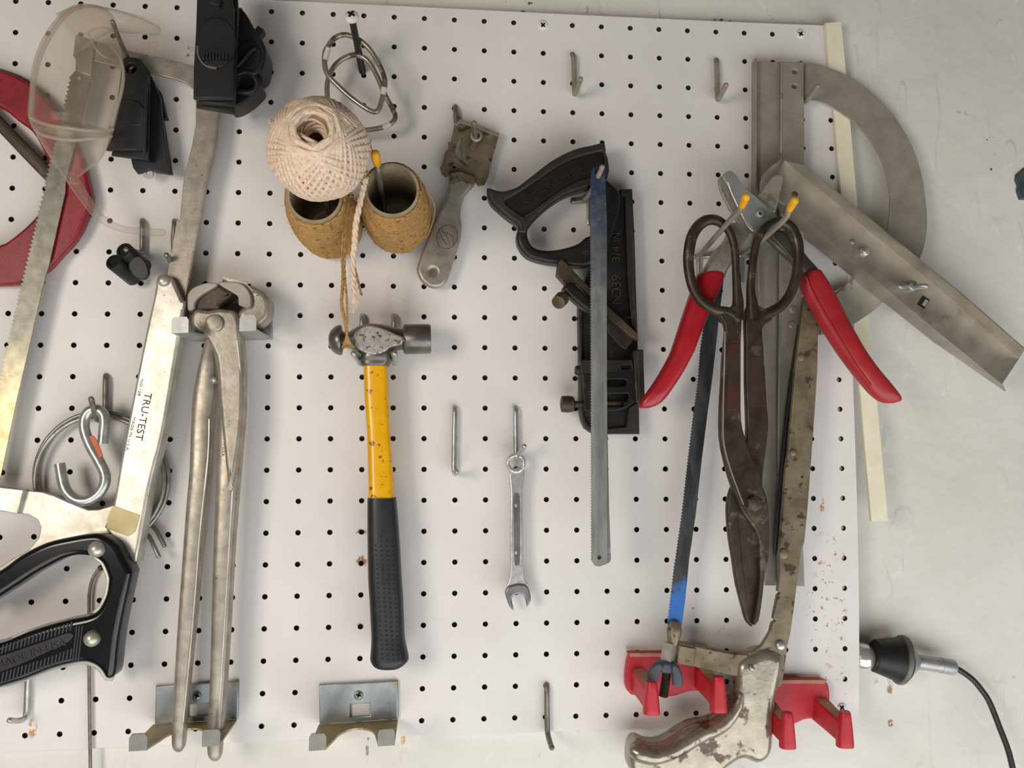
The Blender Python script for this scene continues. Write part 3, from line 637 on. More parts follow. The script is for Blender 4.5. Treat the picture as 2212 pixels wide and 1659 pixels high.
# ================================================================ wire ring and S hook
t = thing('wire_ring', 'ring of coiled steel wire with two bent ends behind the saw', 'ring', 218, 1030, 8)
for k, (dx, dy, rr, d) in enumerate(((0, 0, 142, 5), (4, 3, 141, 8), (-3, 5, 138, 11))):
    pts = [(218 + dx + rr * 1.01 * math.cos(a), 1032 + dy + rr * math.sin(a), d) for a in [2 * math.pi * j / 40 for j in range(40)]]
    tube('coil', pts, 1.7, M['wire'], t, 2, 9, closed=True)
tube('bent_end', [(300, 1146, 5), (312, 1138, 5), (326, 1135, 6), (337, 1144, 7), (346, 1160, 8), (355, 1178, 9)], 1.8, M['wire_old'], t, 4, 9, rounded=True)
tube('bent_end', [(298, 1156, 10), (310, 1154, 10), (320, 1157, 11), (328, 1170, 13), (336, 1187, 15), (343, 1202, 16)], 1.8, M['wire'], t, 4, 9, rounded=True)
t = thing('s_hook', 'thick zinc S hook with an orange tag hanging at left', 'hook', 190, 980, 22)
tube('bent_rod', [(222, 958, 24), (224, 935, 24), (226, 910, 24), (222, 893, 24), (207, 884, 24), (191, 890, 24), (182.5, 906, 24), (183, 930, 24), (195, 963, 24), (213, 995, 24), (226, 1022, 24), (226, 1045, 24), (213, 1067, 24), (191, 1081, 24), (168, 1081, 24), (149, 1068, 24), (137, 1045, 24), (129, 1001, 24)], 4.0, M['wire_bright'], t, 5, 16)
plate('orange_tag', [(192, 941), (202, 941), (211, 955), (222, 985), (214, 988), (202, 965)], 27.6, 1.2, M['orange'], t, (), 0.3)

# ================================================================ long-handled end nippers
t = thing('end_nippers', 'long handled nickel end nippers with round pivot bolt, left of the hammer', 'nippers', 465, 700, 30)
h = lambda pts: K(360, 590, pts, 260)
plate('rear_jaw', sm(h([(1000, 160), (1250, 148), (1420, 180), (1600, 240), (1750, 320), (1850, 420), (1895, 560), (1880, 760), (1780, 900), (1640, 980), (1420, 900), (1300, 760), (1360, 640), (1500, 560), (1530, 420), (1400, 260), (1150, 180)]), 3), 36, 22, M['nickel_old'], t, (), 4, 4, 60)
plate('front_jaw', sm(h([(378, 520), (382, 400), (430, 310), (540, 230), (700, 180), (900, 178), (960, 200), (1100, 290), (1235, 372), (1000, 560), (960, 660), (760, 680), (600, 700), (470, 760), (380, 700)]), 3), 34, 20, M['iron'], t, (), 3, 4, 60)
plate('jaw_face', sm(h([(378, 520), (385, 385), (470, 275), (620, 205), (760, 172), (905, 180), (930, 205), (880, 255), (700, 360), (570, 460), (515, 560), (503, 640), (440, 690), (380, 660)]), 2), 38, 8, M['galv'], t, (), 0.8)
plate('jaw_face', sm(h([(955, 205), (985, 160), (1120, 150), (1260, 158), (1410, 215), (1500, 320), (1550, 440), (1548, 590), (1490, 642), (1410, 618), (1318, 580), (1312, 440), (1232, 372), (1080, 285)]), 2), 40, 8, M['galv'], t, (), 0.8)
fl = [(640, 412, 512, 24, 6), (668, 412, 510, 26, 8), (690, 410, 516, 26, 8), (720, 424, 520, 26, 8), (745, 445, 524, 26, 8)]
plate('front_lever_head', sm(h([(455, 740), (560, 650), (740, 680), (940, 645), (1060, 655), (1190, 668), (1270, 720), (1335, 850), (1370, 1180), (1412, 1659), (1405, 2600), (1330, 3300), (1210, 3950), (1120, 3900), (985, 2600), (915, 1659), (850, 1450), (780, 1290), (690, 1160), (560, 1070), (450, 950)]), 3), 36, 16, M['nickel_old'], t, (), 3.4, 4, 60)
rh = [(765, 463, 525, 28, 8), (800, 470.6, 526, 28, 7.5), (854, 473, 530, 28, 7), (936, 472, 528, 27, 7), (1025, 469, 521, 27, 7), (1098, 466.5, 515, 27, 7), (1209, 462, 507, 27, 7), (1358, 458, 499, 26, 7), (1480, 454.5, 491, 26, 7), (1561, 451, 484, 26, 6.5), (1610, 449, 481, 26, 6.5), (1630, 451, 479.5, 26, 5.5), (1640, 457, 474, 26, 3.5), (1643.5, 462, 468, 26, 1)]
ribbon('handle', rh, M['nickel_old'], t, 3, 24, 3.0)
lh = [(735, 444, 468, 17, 5), (790, 431, 470, 18, 7), (847, 420, 471, 18, 7), (889.5, 416, 464, 18, 7), (936, 414, 461, 19, 7), (1017, 411, 458, 20, 7), (1098, 404, 450, 20, 7), (1222, 395, 437, 20, 7), (1317, 388, 428.5, 21, 7), (1412, 382, 418, 21, 7), (1534, 375, 407, 22, 6.5), (1590, 373, 402, 22, 6.5), (1610, 374, 400, 22, 5.5), (1620, 379, 395, 22, 3.5), (1624, 384, 390, 22, 1)]
ribbon('handle', lh, M['nickel_old'], t, 3, 24, 3.0)
o = knob('pivot_bolt', 464, 698, 36, 18, 3, M['nickel_old'], t, 0.25)
knob('stop_pin', 464, 821, 25, 8, 5, M['nickel'], t, 0.8)
for pts in ([(512, 735, 36.0), (519, 800, 35.2), (521, 855, 34.2), (516, 930, 33.6), (504, 1040, 33.6), (494, 1200, 33.4), (481, 1420, 32.6), (470, 1600, 31.8)], [(452, 905, 25.4), (449, 990, 26.6), (432, 1150, 26.8), (418, 1330, 27.4), (396, 1560, 27.6)]):
    tube('ground_edge', pts, 0.8, M['nickel'], t, 4, 6)
lettering('lettering', 'DIAMALLOY', 500.5, 962, 34.6, 5, -94, M['ink'], t, 66, 0.12)
lettering('lettering', 'L C C 14', 492, 957, 34.6, 5, -94, M['ink'], t, 40, 0.12)
lettering('lettering', 'MADE IN U.S.A.', 483.5, 957, 34.6, 4.5, -94, M['ink'], t, 58, 0.12)

# ================================================================ long bolt and the two wire loops
t = thing('long_bolt', 'long black bolt with a white cross-slotted head above the twine', 'bolt', 783, 160, 0)
a = P(784, 160, -3); b = P(760, 38, 62)
lathe('shank', a, b, [(0, 2.6)] + [(0.02 + 0.45 * k / 40, 2.9 if k % 2 else 2.4) for k in range(40)] + [(0.48, 2.7), (1, 2.7)], M['blk_rub'], t, 14)
o = lathe('head', b, b + (b - a).normalized() * 0.0042, [(0, 2.7), (0.02, 5.8), (0.3, 5.7), (0.6, 4.4), (0.85, 3), (1, 0.5)], M['white_p'], t, 24)
dv = (b - a).normalized(); qv = Vector((0, -1, 0)).rotation_difference(dv).to_matrix()
joined('cross_slot', [boxv(b + dv * 0.0041, 0.0030, 0.0003, 0.0008, qv @ Matrix.Rotation(math.radians(30 + an), 3, 'Y')) for an in (0, 90)], M['dark'], o, 0)
def loop(label, pts, d, taps):
    t = thing('wire_loop', label, 'loop', 770, 180, d, 'wire loops on the bolt')
    q = K(550, 0, pts); q = [(x, y, d) for x, y in q]
    tube('bent_wire', q, 2.1, M['grip_metal'], t, 5, 12, closed=True)
    for tp in taps:
        tube('tape_wrap', [(x, y, d) for x, y in K(550, 0, tp)], 2.5, M['tape'], t, 3, 12)
loop('nickel wire loop with white tape, nearer on the long bolt', [(560, 420), (585, 370), (630, 310), (690, 280), (760, 285), (850, 330), (930, 410), (1000, 530), (1038, 640), (1030, 720), (1012, 800), (990, 865), (955, 892), (885, 862), (760, 772), (650, 670), (590, 605), (560, 530)], 34, [[(585, 385), (570, 430), (562, 480)], [(1031, 700), (1025, 730), (1018, 758)]])
loop('nickel wire loop hanging lower behind the other on the bolt', [(578, 750), (582, 650), (622, 545), (700, 470), (800, 437), (885, 470), (940, 540), (990, 640), (1040, 760), (1105, 880), (1118, 940), (1085, 985), (1030, 1012), (900, 1035), (750, 1040), (630, 980), (590, 880)], 22, [[(1080, 988), (1055, 1002), (1020, 1015)]])

# ================================================================ twine
prong = thing('double_peg_hook', 'wire hook with yellow dipped tip that holds the twine spools', 'hook', 775, 480, 2, 'double wire hooks')
tube('prong', [(834, 478, 2), (828, 440, 50), (820, 385, 100), (815, 353, 112)], 2.2, M['wire_old'], prong, 4, 10)
tube('prong', [(722, 487, 2), (710, 452, 50), (697, 410, 110)], 2.2, M['wire_old'], prong, 4, 10)
tube('tip_cap', [(815, 353, 112, 2.8), (812, 343, 118, 3.2), (811, 334, 121, 3.4)], 3.2, M['yel_tip'], prong, 3, 12, rounded=True)
tube('cross_wire', [(722, 486, 2.5), (778, 483, 2.5), (834, 478, 2.5)], 2.2, M['wire_old'], prong, 2, 10, rounded=True)
def spool(label, fx, fy, seed):
    rnd = random.Random(seed)
    t = thing('twine_spool', label, 'spool', fx, fy, 50, 'jute twine spools')
    f = P(fx, fy, 100); k = 0.164; b = P((fx + 944 * k) / (1 + k), (fy + 940 * k) / (1 + k), 5); ax = (b - f); L = ax.length; ax.normalize()
    ri, ro = 17.6, 19.6
    lathe('core', f - ax * 0.001, b, [(1, ri), (0, ri), (0, ro), (1, ro), (1, ri)], M['card'], t, 32)
    def R(u): return 20.3 + 5.6 * math.sin(math.pi * 0.78 * min(1, max(0, u))) ** 0.8
    lathe('jute_base', f + ax * 0.0015, b - ax * 0.003, [(0, ro - 0.2)] + [(x / 16, R(x / 16) - 0.5) for x in range(17)] + [(1, ro - 0.2), (0, ro - 0.2)], M['jute_in'], t, 40)
    u0 = Vector((1, 0, 0)) - ax * ax.x; u0.normalize(); v0 = ax.cross(u0); V = []; Fc = []
    turns = 46; pts = []
    for s in range(turns * 26):
        uu = s / (turns * 26); a = 2 * math.pi * s / 26
        uu2 = uu + 0.012 * math.sin(a * 1.0 + uu * 40) + rnd.uniform(-1, 1) * 0.003
        rr = (R(uu2) + rnd.uniform(-0.35, 0.35)) / 1000
        pts.append(f + ax * (0.0015 + (L - 0.0045) * uu2) + (u0 * math.cos(a) + v0 * math.sin(a)) * rr)
    V, Fc = sweep(pts, 0.00115, 5)
    mesh('jute_winding', V, Fc, M['jute'], t, 80)
    bits = []
    for _ in range(90):
        uu = rnd.random(); a = rnd.uniform(0, 6.28); rr = R(uu) / 1000
        p = f + ax * (L * uu) + (u0 * math.cos(a) + v0 * math.sin(a)) * rr
        n = (u0 * math.cos(a) + v0 * math.sin(a)); q = p + n * rnd.uniform(0.001, 0.004) + Vector((rnd.uniform(-1, 1), rnd.uniform(-1, 1), rnd.uniform(-1, 1))) * 0.002
        bits.append(sweep([p, (p + q) / 2 + ax * 0.0008, q], 0.00011, 3))
    o = joined('jute_fuzz', bits, M['jute'], t); o['kind'] = 'stuff'
    return t
sr = spool('tan jute twine spool with open core, right of the cotton ball', 847, 411, 3)
sl = spool('tan jute twine spool half hidden under the cotton ball', 680, 424, 5)
tube('loose_strand', [(914, 398, 92), (926, 415, 86), (938, 442, 76), (937, 470, 64), (926, 504, 48), (914, 520, 38)], 0.5, M['jute'], sr, 4, 6)
def strands(parent, name, pts, r, mt, n=2, tw=1.2, seed=1):
    q = sm(pts, 6, False); w = [P(p[0], p[1], p[2]) for p in q]; bits = []
    for k in range(n):
        ph = 2 * math.pi * k / n; path = []
        for i, p in enumerate(w):
            a = ph + i * tw; rr = r * 0.62 / 1000
            path.append(p + Vector((math.cos(a) * rr, math.sin(a) * rr, 0)))
        bits.append(sweep(path, r * 0.62 / 1000, 6))
    return joined(name, bits, mt, parent, 80)
strands(sl, 'loose_end', [(746, 428, 92), (744, 450, 90), (742, 481, 80), (740, 549, 66), (741, 590, 62), (740, 625, 60), (738, 660, 56), (747, 700, 52), (749, 722, 50)], 1.2, M['jute'], 3)
strands(sl, 'loose_end', [(752, 436, 90), (747, 500, 76), (744, 560, 66), (745, 600, 62), (748, 630, 60), (750, 680, 55), (749, 722, 50)], 0.9, M['jute'], 2)
bits = [sweep([P(749, 720, 50), P(745 + k * 1.2, 736, 48), P(739 + k * 3.3, 753 - abs(k - 4) * 0.5, 46)], 0.0005, 5) for k in range(9)]
joined('frayed_end', bits, M['jute'], sl, 80)
strands(sr, 'loose_end', [(765, 500, 86), (760, 520, 78), (757, 545, 72), (766, 578, 66), (774, 610, 62), (781, 638, 60)], 1.0, M['jute'], 2)
t = thing('twine_ball', 'pale cotton twine ball with a deep hole, in front of a jute spool', 'ball', 688, 325, 132)
BC = P(688, 324, 138); RB = 106 * mmpx(138) / 1000
axb = (P(677, 277, 171) - P(690, 327, 138)).normalized(); u0 = (Vector((1, 0, 0)) - axb * axb.x).normalized(); v0 = axb.cross(u0)
prof = []
for k in range(22):
    th = math.radians(180 - k * 7.2); prof.append((0.5 + 0.5 * 0.94 * math.cos(th), RB * 940 * math.sin(th)))
prof += [(0.90, RB * 300), (0.80, RB * 230), (0.60, RB * 190), (0.45, 0)]
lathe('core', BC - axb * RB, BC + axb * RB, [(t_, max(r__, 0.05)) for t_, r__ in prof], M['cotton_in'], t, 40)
V = []; Fc = []; rnd = random.Random(11)
for layer, (inc, nn, sc, r0) in enumerate(((60, 38, 0.985, 0.00150), (50, 22, 0.945, 0.0015), (68, 40, 0.958, 0.0014))):
    for k in range(nn):
        nod = 2 * math.pi * k / nn; i_ = math.radians(inc + rnd.uniform(-1.5, 1.5)); pts = []
        for s in range(52):
            a = 2 * math.pi * s / 52
            x = math.cos(a); y = math.sin(a) * math.cos(i_); z = math.sin(a) * math.sin(i_)
            X = x * math.cos(nod) - y * math.sin(nod); Y = x * math.sin(nod) + y * math.cos(nod)
            rr = RB * (sc + 0.012 * math.sin(a * 2 + k) + rnd.uniform(-0.004, 0.004))
            zz = z * (1.06 if z > 0 else 1.0)
            pts.append(BC + (u0 * X + v0 * Y + axb * zz) * rr)
        sweep(pts, r0, 6, True, 1.0, V, Fc)
for k in range(9):
    rr = RB * (0.40 - 0.025 * k); hh = RB * (0.90 - 0.055 * k)
    pts = [BC + (u0 * math.cos(2 * math.pi * s / 30) + v0 * math.sin(2 * math.pi * s / 30)) * (rr * (1 + 0.06 * math.sin(3 * 2 * math.pi * s / 30 + k * 2))) + axb * (hh + RB * 0.03 * math.sin(2 * 2 * math.pi * s / 30 + k)) for s in range(30)]
    sweep(pts, 0.0014, 6, True, 1.0, V, Fc)
mesh('cotton_winding', V, Fc, M['cotton'], t, 80)
strands(t, 'wrap_strand', [(585, 262, 138), (600, 278, 150), (640, 288, 164), (700, 318, 168), (750, 325, 158), (796, 322, 132)], 1.9, M['cotton'], 3, 0.9)
strands(t, 'loose_end', [(790, 385, 122), (784, 410, 112), (775, 450, 104), (768, 490, 96), (766, 525, 88), (762, 563, 80), (762, 603, 76), (765, 632, 74)], 2.0, M['cotton'], 3, 0.8)
bits = []
for k in range(14):
    x = rnd.uniform(-12, 12); bits.append(sweep([P(764, 625 + rnd.uniform(-6, 8), 74), P(764 + x * 0.5, 645, 73), P(765 + x, 660 + rnd.uniform(-10, 18), 72)], 0.0004, 4))
joined('frayed_end', bits, M['cotton'], t, 80)
bits = []
for k in range(40):
    x, y = rnd.choice(((798, 330), (786, 395), (760, 425), (796, 318), (790, 372))); p = P(x + rnd.uniform(-6, 6), y + rnd.uniform(-8, 8), 118 + rnd.uniform(-8, 8)); q = p + Vector((rnd.uniform(-1, 1), rnd.uniform(-1, 1), rnd.uniform(-1, 1))) * 0.004
    bits.append(sweep([p, q], 0.0003, 4))
o = joined('fluff', bits, M['jute'], t, 80); o['kind'] = 'stuff'

# ================================================================ square-bladed scraper
t = thing('scraper', 'worn square-bladed metal scraper with rounded handle, right of the twine', 'scraper', 990, 400, 10)
c = lambda pts: K(550, 0, pts)
blade = c([(1592, 985), (1640, 945), (1745, 985), (1950, 1060), (1925, 1150), (1900, 1230), (1862, 1400), (1832, 1470), (1780, 1482), (1748, 1440), (1560, 1385), (1520, 1410), (1490, 1385), (1476, 1340), (1500, 1290), (1512, 1220), (1545, 1175), (1540, 1130), (1562, 1125), (1578, 1060)])
slot = sm(c([(1600, 1200), (1612, 1140), (1640, 1095), (1660, 1100), (1638, 1150), (1636, 1200), (1652, 1245), (1690, 1275), (1708, 1290), (1712, 1315), (1690, 1322), (1640, 1290), (1608, 1245)]), 2)
plate('blade', blade, 11, 2.5, M['rusty'], t, [slot, ell(981, 360.5, 3.3, 3.3, 10)], 0.4)
plate('blade_lip', c([(1592, 985), (1640, 945), (1950, 1060), (1944, 1085), (1640, 975), (1605, 1000)]), 12.2, 1.5, M['nickel_old'], t, (), 0.3)
hp = c([(1545, 1440), (1555, 1380), (1640, 1368), (1752, 1412), (1742, 1475), (1690, 1535), (1660, 1590), (1640, 1705), (1650, 1785), (1640, 1905), (1600, 2035), (1560, 2155), (1530, 2235), (1475, 2285), (1405, 2288), (1335, 2247), (1295, 2175), (1293, 2120), (1330, 2015), (1395, 1850), (1450, 1715), (1490, 1645), (1530, 1555)])
plate('handle', sm(hp, 3), 15, 8, M['nickel_old'], t, [ell(934.5, 586.8, 7.5, 7.5, 16)], 3, 4, 60)
plate('ferrule', c([(1560, 1378), (1640, 1362), (1756, 1408), (1748, 1480), (1650, 1450), (1545, 1480)]), 16, 5, M['rusty'], t, (), 0.6)
tube('eyelet', [(1029 + 10 * math.cos(a), 293 + 10 * math.sin(a), 14) for a in [2 * math.pi * k / 12 for k in range(12)]], 1.5, M['nickel_old'], t, 2, 8, closed=True)
plate('eyelet_neck', [(1023, 300), (1035, 302), (1028, 318), (1020, 326), (1014, 318)], 14, 2.5, M['rusty'], t, (), 0.5)
tube('emblem', [(x, y, 15.1) for x, y in rot(ell(966, 512, 22, 26, 20), 966, 512, 20)], 0.25, M['ink'], t, 1, 5, closed=True)
for s_ in (-12, 0, 12):
    tube('emblem', [(955 + s_ * 0.5, 498 + s_ * .3, 15.1), (966 + s_, 512, 15.1), (972 + s_ * .5, 530, 15.1)], 0.2, M['ink'], t, 3, 5)

# ================================================================ ball-peen hammer
t = thing('hammer', 'ball-peen hammer with yellow shaft and black rubber grip', 'hammer', 815, 740, 24)
hp = [(709.5, 1), (711, 12), (716, 22), (724, 29), (733, 32.5), (737.5, 32), (738.5, 28), (740, 20), (746, 16), (753, 17), (763, 23), (776, 30), (790, 34), (806, 35), (824, 33), (842, 28), (858, 24), (869, 22.5), (871.5, 30), (875, 32.5), (926, 32), (931, 30), (931.5, 1)]
a = P(709.5, 735, 26); b = P(931.5, 732, 26)
lathe('head', a, b, [((x - 709.5) / 222.0, r * mmpx(26)) for x, r in hp], M['ham'], t, 40, 40)
plate('cheek', sm([(761, 732), (768, 715), (785, 704), (806, 703), (832, 711), (856, 722), (873, 729), (868, 742), (845, 750), (828, 761), (808, 766), (785, 760), (768, 748)], 3), 40.6, 4, M['ham_b'], t, (), 1.4, 4, 70)
ribbon('eye_socket', [(752, 782, 846, 26, 12), (770, 779, 846, 26, 12), (780, 777, 846, 26, 11), (790, 779.5, 841, 26, 10.5), (791.5, 785, 837, 26, 9)], M['ham'], t, 3, 24, 3)
ribbon('shaft', [(788, 786, 836, 26, 8.5), (800, 786, 837.5, 26, 8.5), (868, 788, 840, 26, 8.5), (936, 793, 843, 26, 9), (1003, 795, 848, 26, 9), (1060, 796, 851.5, 26, 9.5), (1077, 796, 853, 26, 9.5), (1084, 797, 852, 26, 9)], M['yel'], t, 2, 24, 3.4, smooth=40)
grip = [(1080, 796, 855, 26, 10), (1081, 794, 856.5, 26, 11), (1160, 794, 863, 26, 11.5), (1250, 795.5, 868, 26, 12), (1290, 798, 871, 26, 12), (1366, 802, 874, 26, 12), (1390, 802, 877, 26, 12.5), (1415, 800, 882.5, 26, 13), (1425, 800.5, 882, 26, 13), (1435, 806, 872, 26, 12), (1441, 815, 862, 26, 9), (1443, 822, 850, 26, 4)]
g = ribbon('grip', grip, M['blk_rub'], t, 3, 32, 2.8)
bits = []
for j in range(27):
    y = 1158 + j * 10.2; xl = 795 + (y - 1160) * 0.042
    k0 = max(i for i in range(len(grip)) if grip[i][0] <= y); g0, g1 = grip[k0], grip[k0 + 1]; u = (y - g0[0]) / (g1[0] - g0[0])
    el, er, ht = [g0[i] + (g1[i] - g0[i]) * u for i in (1, 2, 4)]
    for i, fx in enumerate((16, 28, 40, 52)):
        if j == 0 and i != 1 or j < 2 and i == 0: continue
        x = xl + fx + (y - 1160) * 0.014; w_ = (x - (el + er) / 2) / ((er - el) / 2)
        dz = ht * (1 - abs(w_) ** 2.8) ** (1 / 2.8); p = P(x, y + i, 26 + dz)
        bits.append(sweep([p + Vector((0, 0.0012, 0)), p + Vector((0, -0.00025, 0))], 0.0008, 7))
joined('grip_dimples', bits, M['blk_dark'], g, 0)

# ================================================================ small combination wrench
t = thing('wrench', 'small chrome combination wrench hanging by its ring end', 'wrench', 1116, 1001, 12)
star = [(1115 + (14 if k % 2 else 12.2) * math.cos(2 * math.pi * k / 24), 1000.7 + (14 if k % 2 else 12.2) * math.sin(2 * math.pi * k / 24)) for k in range(24)]
plate('ring_end', ell(1115, 1000.7, 21.5, 22.5, 32), 17, 8, M['chrome'], t, [star], 1.6, 4, 60)
plate('shank', sm([(1101, 1016), (1103, 1058), (1102, 1126), (1102, 1200), (1102, 1235), (1099, 1256), (1094, 1272), (1140, 1268), (1135, 1252), (1132, 1235), (1131, 1200), (1130, 1126), (1129, 1058), (1133, 1016)], 2), 15, 5, M['chrome'], t, (), 1.2, 3, 60)
op = K(550, 1209, [(2020, 215, 'c'), (1997, 255), (2003, 300), (2020, 350), (2040, 388), (2066, 405, 'c'), (2057, 365), (2049, 320), (2058, 292), (2085, 278), (2120, 275), (2145, 290), (2160, 325), (2170, 378, 'c'), (2190, 350), (2202, 322), (2195, 270), (2182, 225), (2160, 202, 'c'), (2095, 195)])
plate('open_end', sm(op, 3), 17, 7, M['chrome_d'], t, (), 1.2, 3, 60)
plate('panel', sm(K(550, 800, [(2058, 1000), (2085, 978), (2110, 1000), (2112, 1200), (2112, 1520), (2090, 1552), (2068, 1525), (2062, 1200)]), 3), 15.2, 0.6, M['chrome_d'], t, (), 0.2)
for y in (1092, 1194): plate('size_mark', ell(1114.5, y, 3, 4, 10), 15.6, 0.5, M['chrome'], t, (), 0.1)

# ================================================================ grooving plane
t = thing('hand_plane', 'old black cast iron grooving plane with closed handle and raised lettering', 'plane', 1310, 640, 10)
c = lambda pts: K(1050, 300, pts, 360)
q = lambda pts: K(1180, 540, pts, 240)
body = [(1325, 430), (1337, 411), (1342, 408), (1366, 408), (1371, 508), (1374, 617), (1378, 736), (1380, 850), (1382, 938), (1313, 938), (1290, 937), (1276, 934), (1264, 925), (1257, 910), (1253, 889), (1252, 780), (1250, 663), (1262, 610), (1285, 560), (1318, 500)]
plate('body', body, 15, 11, M['cast'], t, (), 1.2)
plate('sole_rib', [(1351, 424), (1341, 420), (1342, 408), (1366, 408), (1371, 508), (1374, 617), (1378, 722), (1364, 700), (1357, 620), (1352, 520)], 19, 6, M['cast_edge'], t, (), 1.0)
tube('cast_line', [(1350, 440, 17), (1366, 520, 19.2), (1367, 620, 19.2), (1368, 680, 19.2), (1355, 686, 18.5), (1342, 687, 16.5)], 0.4, M['brassy'], t, 4, 6)
plate('left_rib', [(1250, 663), (1257, 663), (1259, 780), (1260, 889), (1266, 910), (1276, 922), (1290, 928), (1290, 937), (1276, 934), (1264, 925), (1257, 910), (1253, 889), (1252, 780)], 18, 5, M['cast_edge'], t, (), 1.0)
plate('toe', [(1313, 926), (1352, 922), (1357, 880), (1380, 868), (1382, 938), (1313, 938)], 18, 5, M['cast_edge'], t, (), 1.0)
fo = sm(c([(15, 640, 'c'), (60, 645), (120, 668), (220, 685), (320, 665), (430, 620), (560, 520), (700, 410), (830, 310), (960, 230), (1100, 160), (1250, 105), (1400, 75), (1540, 42), (1588, 62, 'c'), (1600, 180), (1610, 500), (1650, 570), (1770, 690), (1780, 900), (1700, 1200), (1600, 1500), (1400, 1660), (1200, 1690), (1000, 1663), (850, 1645), (680, 1610), (540, 1550), (460, 1460), (415, 1360), (410, 1260), (430, 1170), (390, 1110), (290, 1040), (170, 940), (70, 840), (25, 740)]), 3)
fh = sm(c([(1460, 600), (1380, 632), (1280, 670), (1120, 720), (960, 800), (800, 920), (660, 1050), (580, 1150), (550, 1240), (570, 1340), (620, 1420), (720, 1465), (850, 1475), (1000, 1455), (1150, 1415), (1250, 1370), (1330, 1300), (1420, 1260), (1500, 1100), (1510, 800)]), 3)
hd = plate('handle', fo, 30, 16, M['cast'], t, [fh], 3.2, 4, 60)
rec = sm(c([(250, 820), (290, 790), (480, 680), (650, 570), (850, 430), (1050, 310), (1250, 230), (1400, 190), (1540, 160, 'c'), (1590, 260), (1595, 480), (1390, 518), (1250, 560), (1060, 650), (850, 790), (680, 920), (530, 1028, 'c'), (490, 1020), (380, 950), (270, 870)]), 3)
ri_ = [(x, y) for x, y in fo]
fo2 = sm(c([(30, 660), (120, 690), (220, 705), (330, 683), (440, 638), (570, 538), (710, 428), (840, 328), (970, 248), (1110, 178), (1255, 124), (1400, 95), (1535, 66), (1575, 80), (1585, 180), (1600, 490), (1600, 560), (1480, 575), (1380, 610), (1280, 648), (1120, 700), (950, 785), (790, 905), (650, 1035), (560, 1150), (528, 1240), (430, 1230), (448, 1165), (405, 1095), (300, 1022), (185, 925), (88, 830), (42, 740)]), 3)
plate('handle_rim', fo2, 33, 4, M['cast_edge'], hd, [rec], 1.4, 3, 60)
tube('worn_edge', [(x, y, 32.2) for x, y in c([(520, 1035), (640, 960), (850, 800), (1060, 660), (1250, 570), (1400, 522)])], 0.5, M['brassy'], hd, 4, 6)
tube('panel_line', [(x, y, 30.4) for x, y in c([(490, 880), (510, 915), (580, 930), (660, 880), (840, 740), (1050, 600), (1250, 500), (1380, 440)])], 0.35, M['cast_edge'], hd, 4, 6)
letters = [(560, 835), (660, 745), (760, 680), (860, 605), (975, 540), (1110, 470), (1250, 395)]
for ch, p in zip('STANLEY', letters):
    x, y = c([p])[0]; lettering('letter', ch, x, y, 30.6, 17, 37 if p[0] < 900 else 29, M['ink_b'], hd, None, 0.5)
for ch, y in (('N', 647), ('O', 632), ('3', 614), ('9', 600), ('.', 588)):
    lettering('letter', ch, 1331 if ch != '.' else 1339, y, 15.5, 21, 90, M['ink_l'], t, None, 0.5)
lettering('letter', '3/4', 1330, 548, 15.5, 17, 90, M['ink_l'], t, 34, 0.5)
lettering('letter', 'IN.', 1331, 510, 15.5, 18, 90, M['ink_l'], t, 24, 0.5)
plate('iron', q([(240, 235), (290, 182), (330, 200), (440, 290), (600, 470), (880, 760), (1220, 1110), (1820, 1659), (1840, 1800), (1680, 1720), (1220, 1330), (880, 960), (620, 690), (380, 690), (205, 490)]), 36, 9, M['iron'], t, (), 0.6)
tube('iron_edge', [(x, y, 36.2) for x, y in q([(265, 235), (450, 440), (880, 880), (1220, 1210), (1700, 1640)])], 0.45, M['brassy'], t, 3, 6)
plate('lever', sm(q([(330, 770), (400, 680), (500, 630), (600, 700), (890, 960), (1220, 1260), (1220, 1420), (890, 1250), (640, 1080), (460, 920)]), 2), 42, 14, M['cast'], t, (), 3, 3, 60)
plate('lever', q([(1220, 1330), (1450, 1420), (1650, 1560), (1800, 1700), (1700, 1840), (1580, 1990), (1450, 1900), (1220, 1640)]), 24, 8, M['cast_edge'], t, (), 1)
lathe('knob', P(1205.5, 654, 48), P(1222, 636, 36), [(0, 4), (0.02, 5.4), (0.5, 5.8), (0.55, 3), (0.8, 2.6), (1, 2.6)], M['brassy'], t, 28)
lathe('thumb_screw', P(1211, 873, 18), P(1262, 873, 18), [(0, 4), (0.04, 6.6), (0.3, 7.0), (0.52, 6.4), (0.58, 4.5), (0.6, 2.6), (1, 2.6)], M['iron'], t, 28)
lathe('pin', P(1242, 800, 17), P(1262, 801, 17), [(0, 3), (0.1, 4), (1, 4)], M['iron'], t, 24)
plate('depth_stop', [(1254, 780), (1262, 776), (1312, 777), (1367, 777), (1371, 800), (1373, 868), (1356, 880), (1330, 888), (1262, 888), (1259, 812), (1254, 805)], 24, 9, M['cast'], t, [[(1300, 820), (1348, 819), (1354, 823), (1353, 831), (1346, 834), (1300, 835)], [(1300, 851), (1356, 850), (1359, 856), (1355, 866), (1346, 868), (1346, 878), (1300, 879)]], 0.8)
plate('stop_bar', [(1254, 781), (1262, 777), (1366, 777), (1369, 800), (1262, 806), (1255, 806)], 27, 3, M['cast_edge'], t, [[(1341, 792), (1344, 789), (1364, 788), (1364, 797), (1345, 799)]], 0.6)
lathe('thread', P(1296, 873, 18), P(1350, 872, 18), [(k / 30, 2.5 if k % 2 else 2.0) for k in range(31)], M['brassy'], t, 14)
plate('fence', [(1368, 759), (1377, 754), (1390, 755), (1393, 852), (1392, 870), (1382, 869), (1374, 869)], 28, 24, M['cast_edge'], t, (), 1)
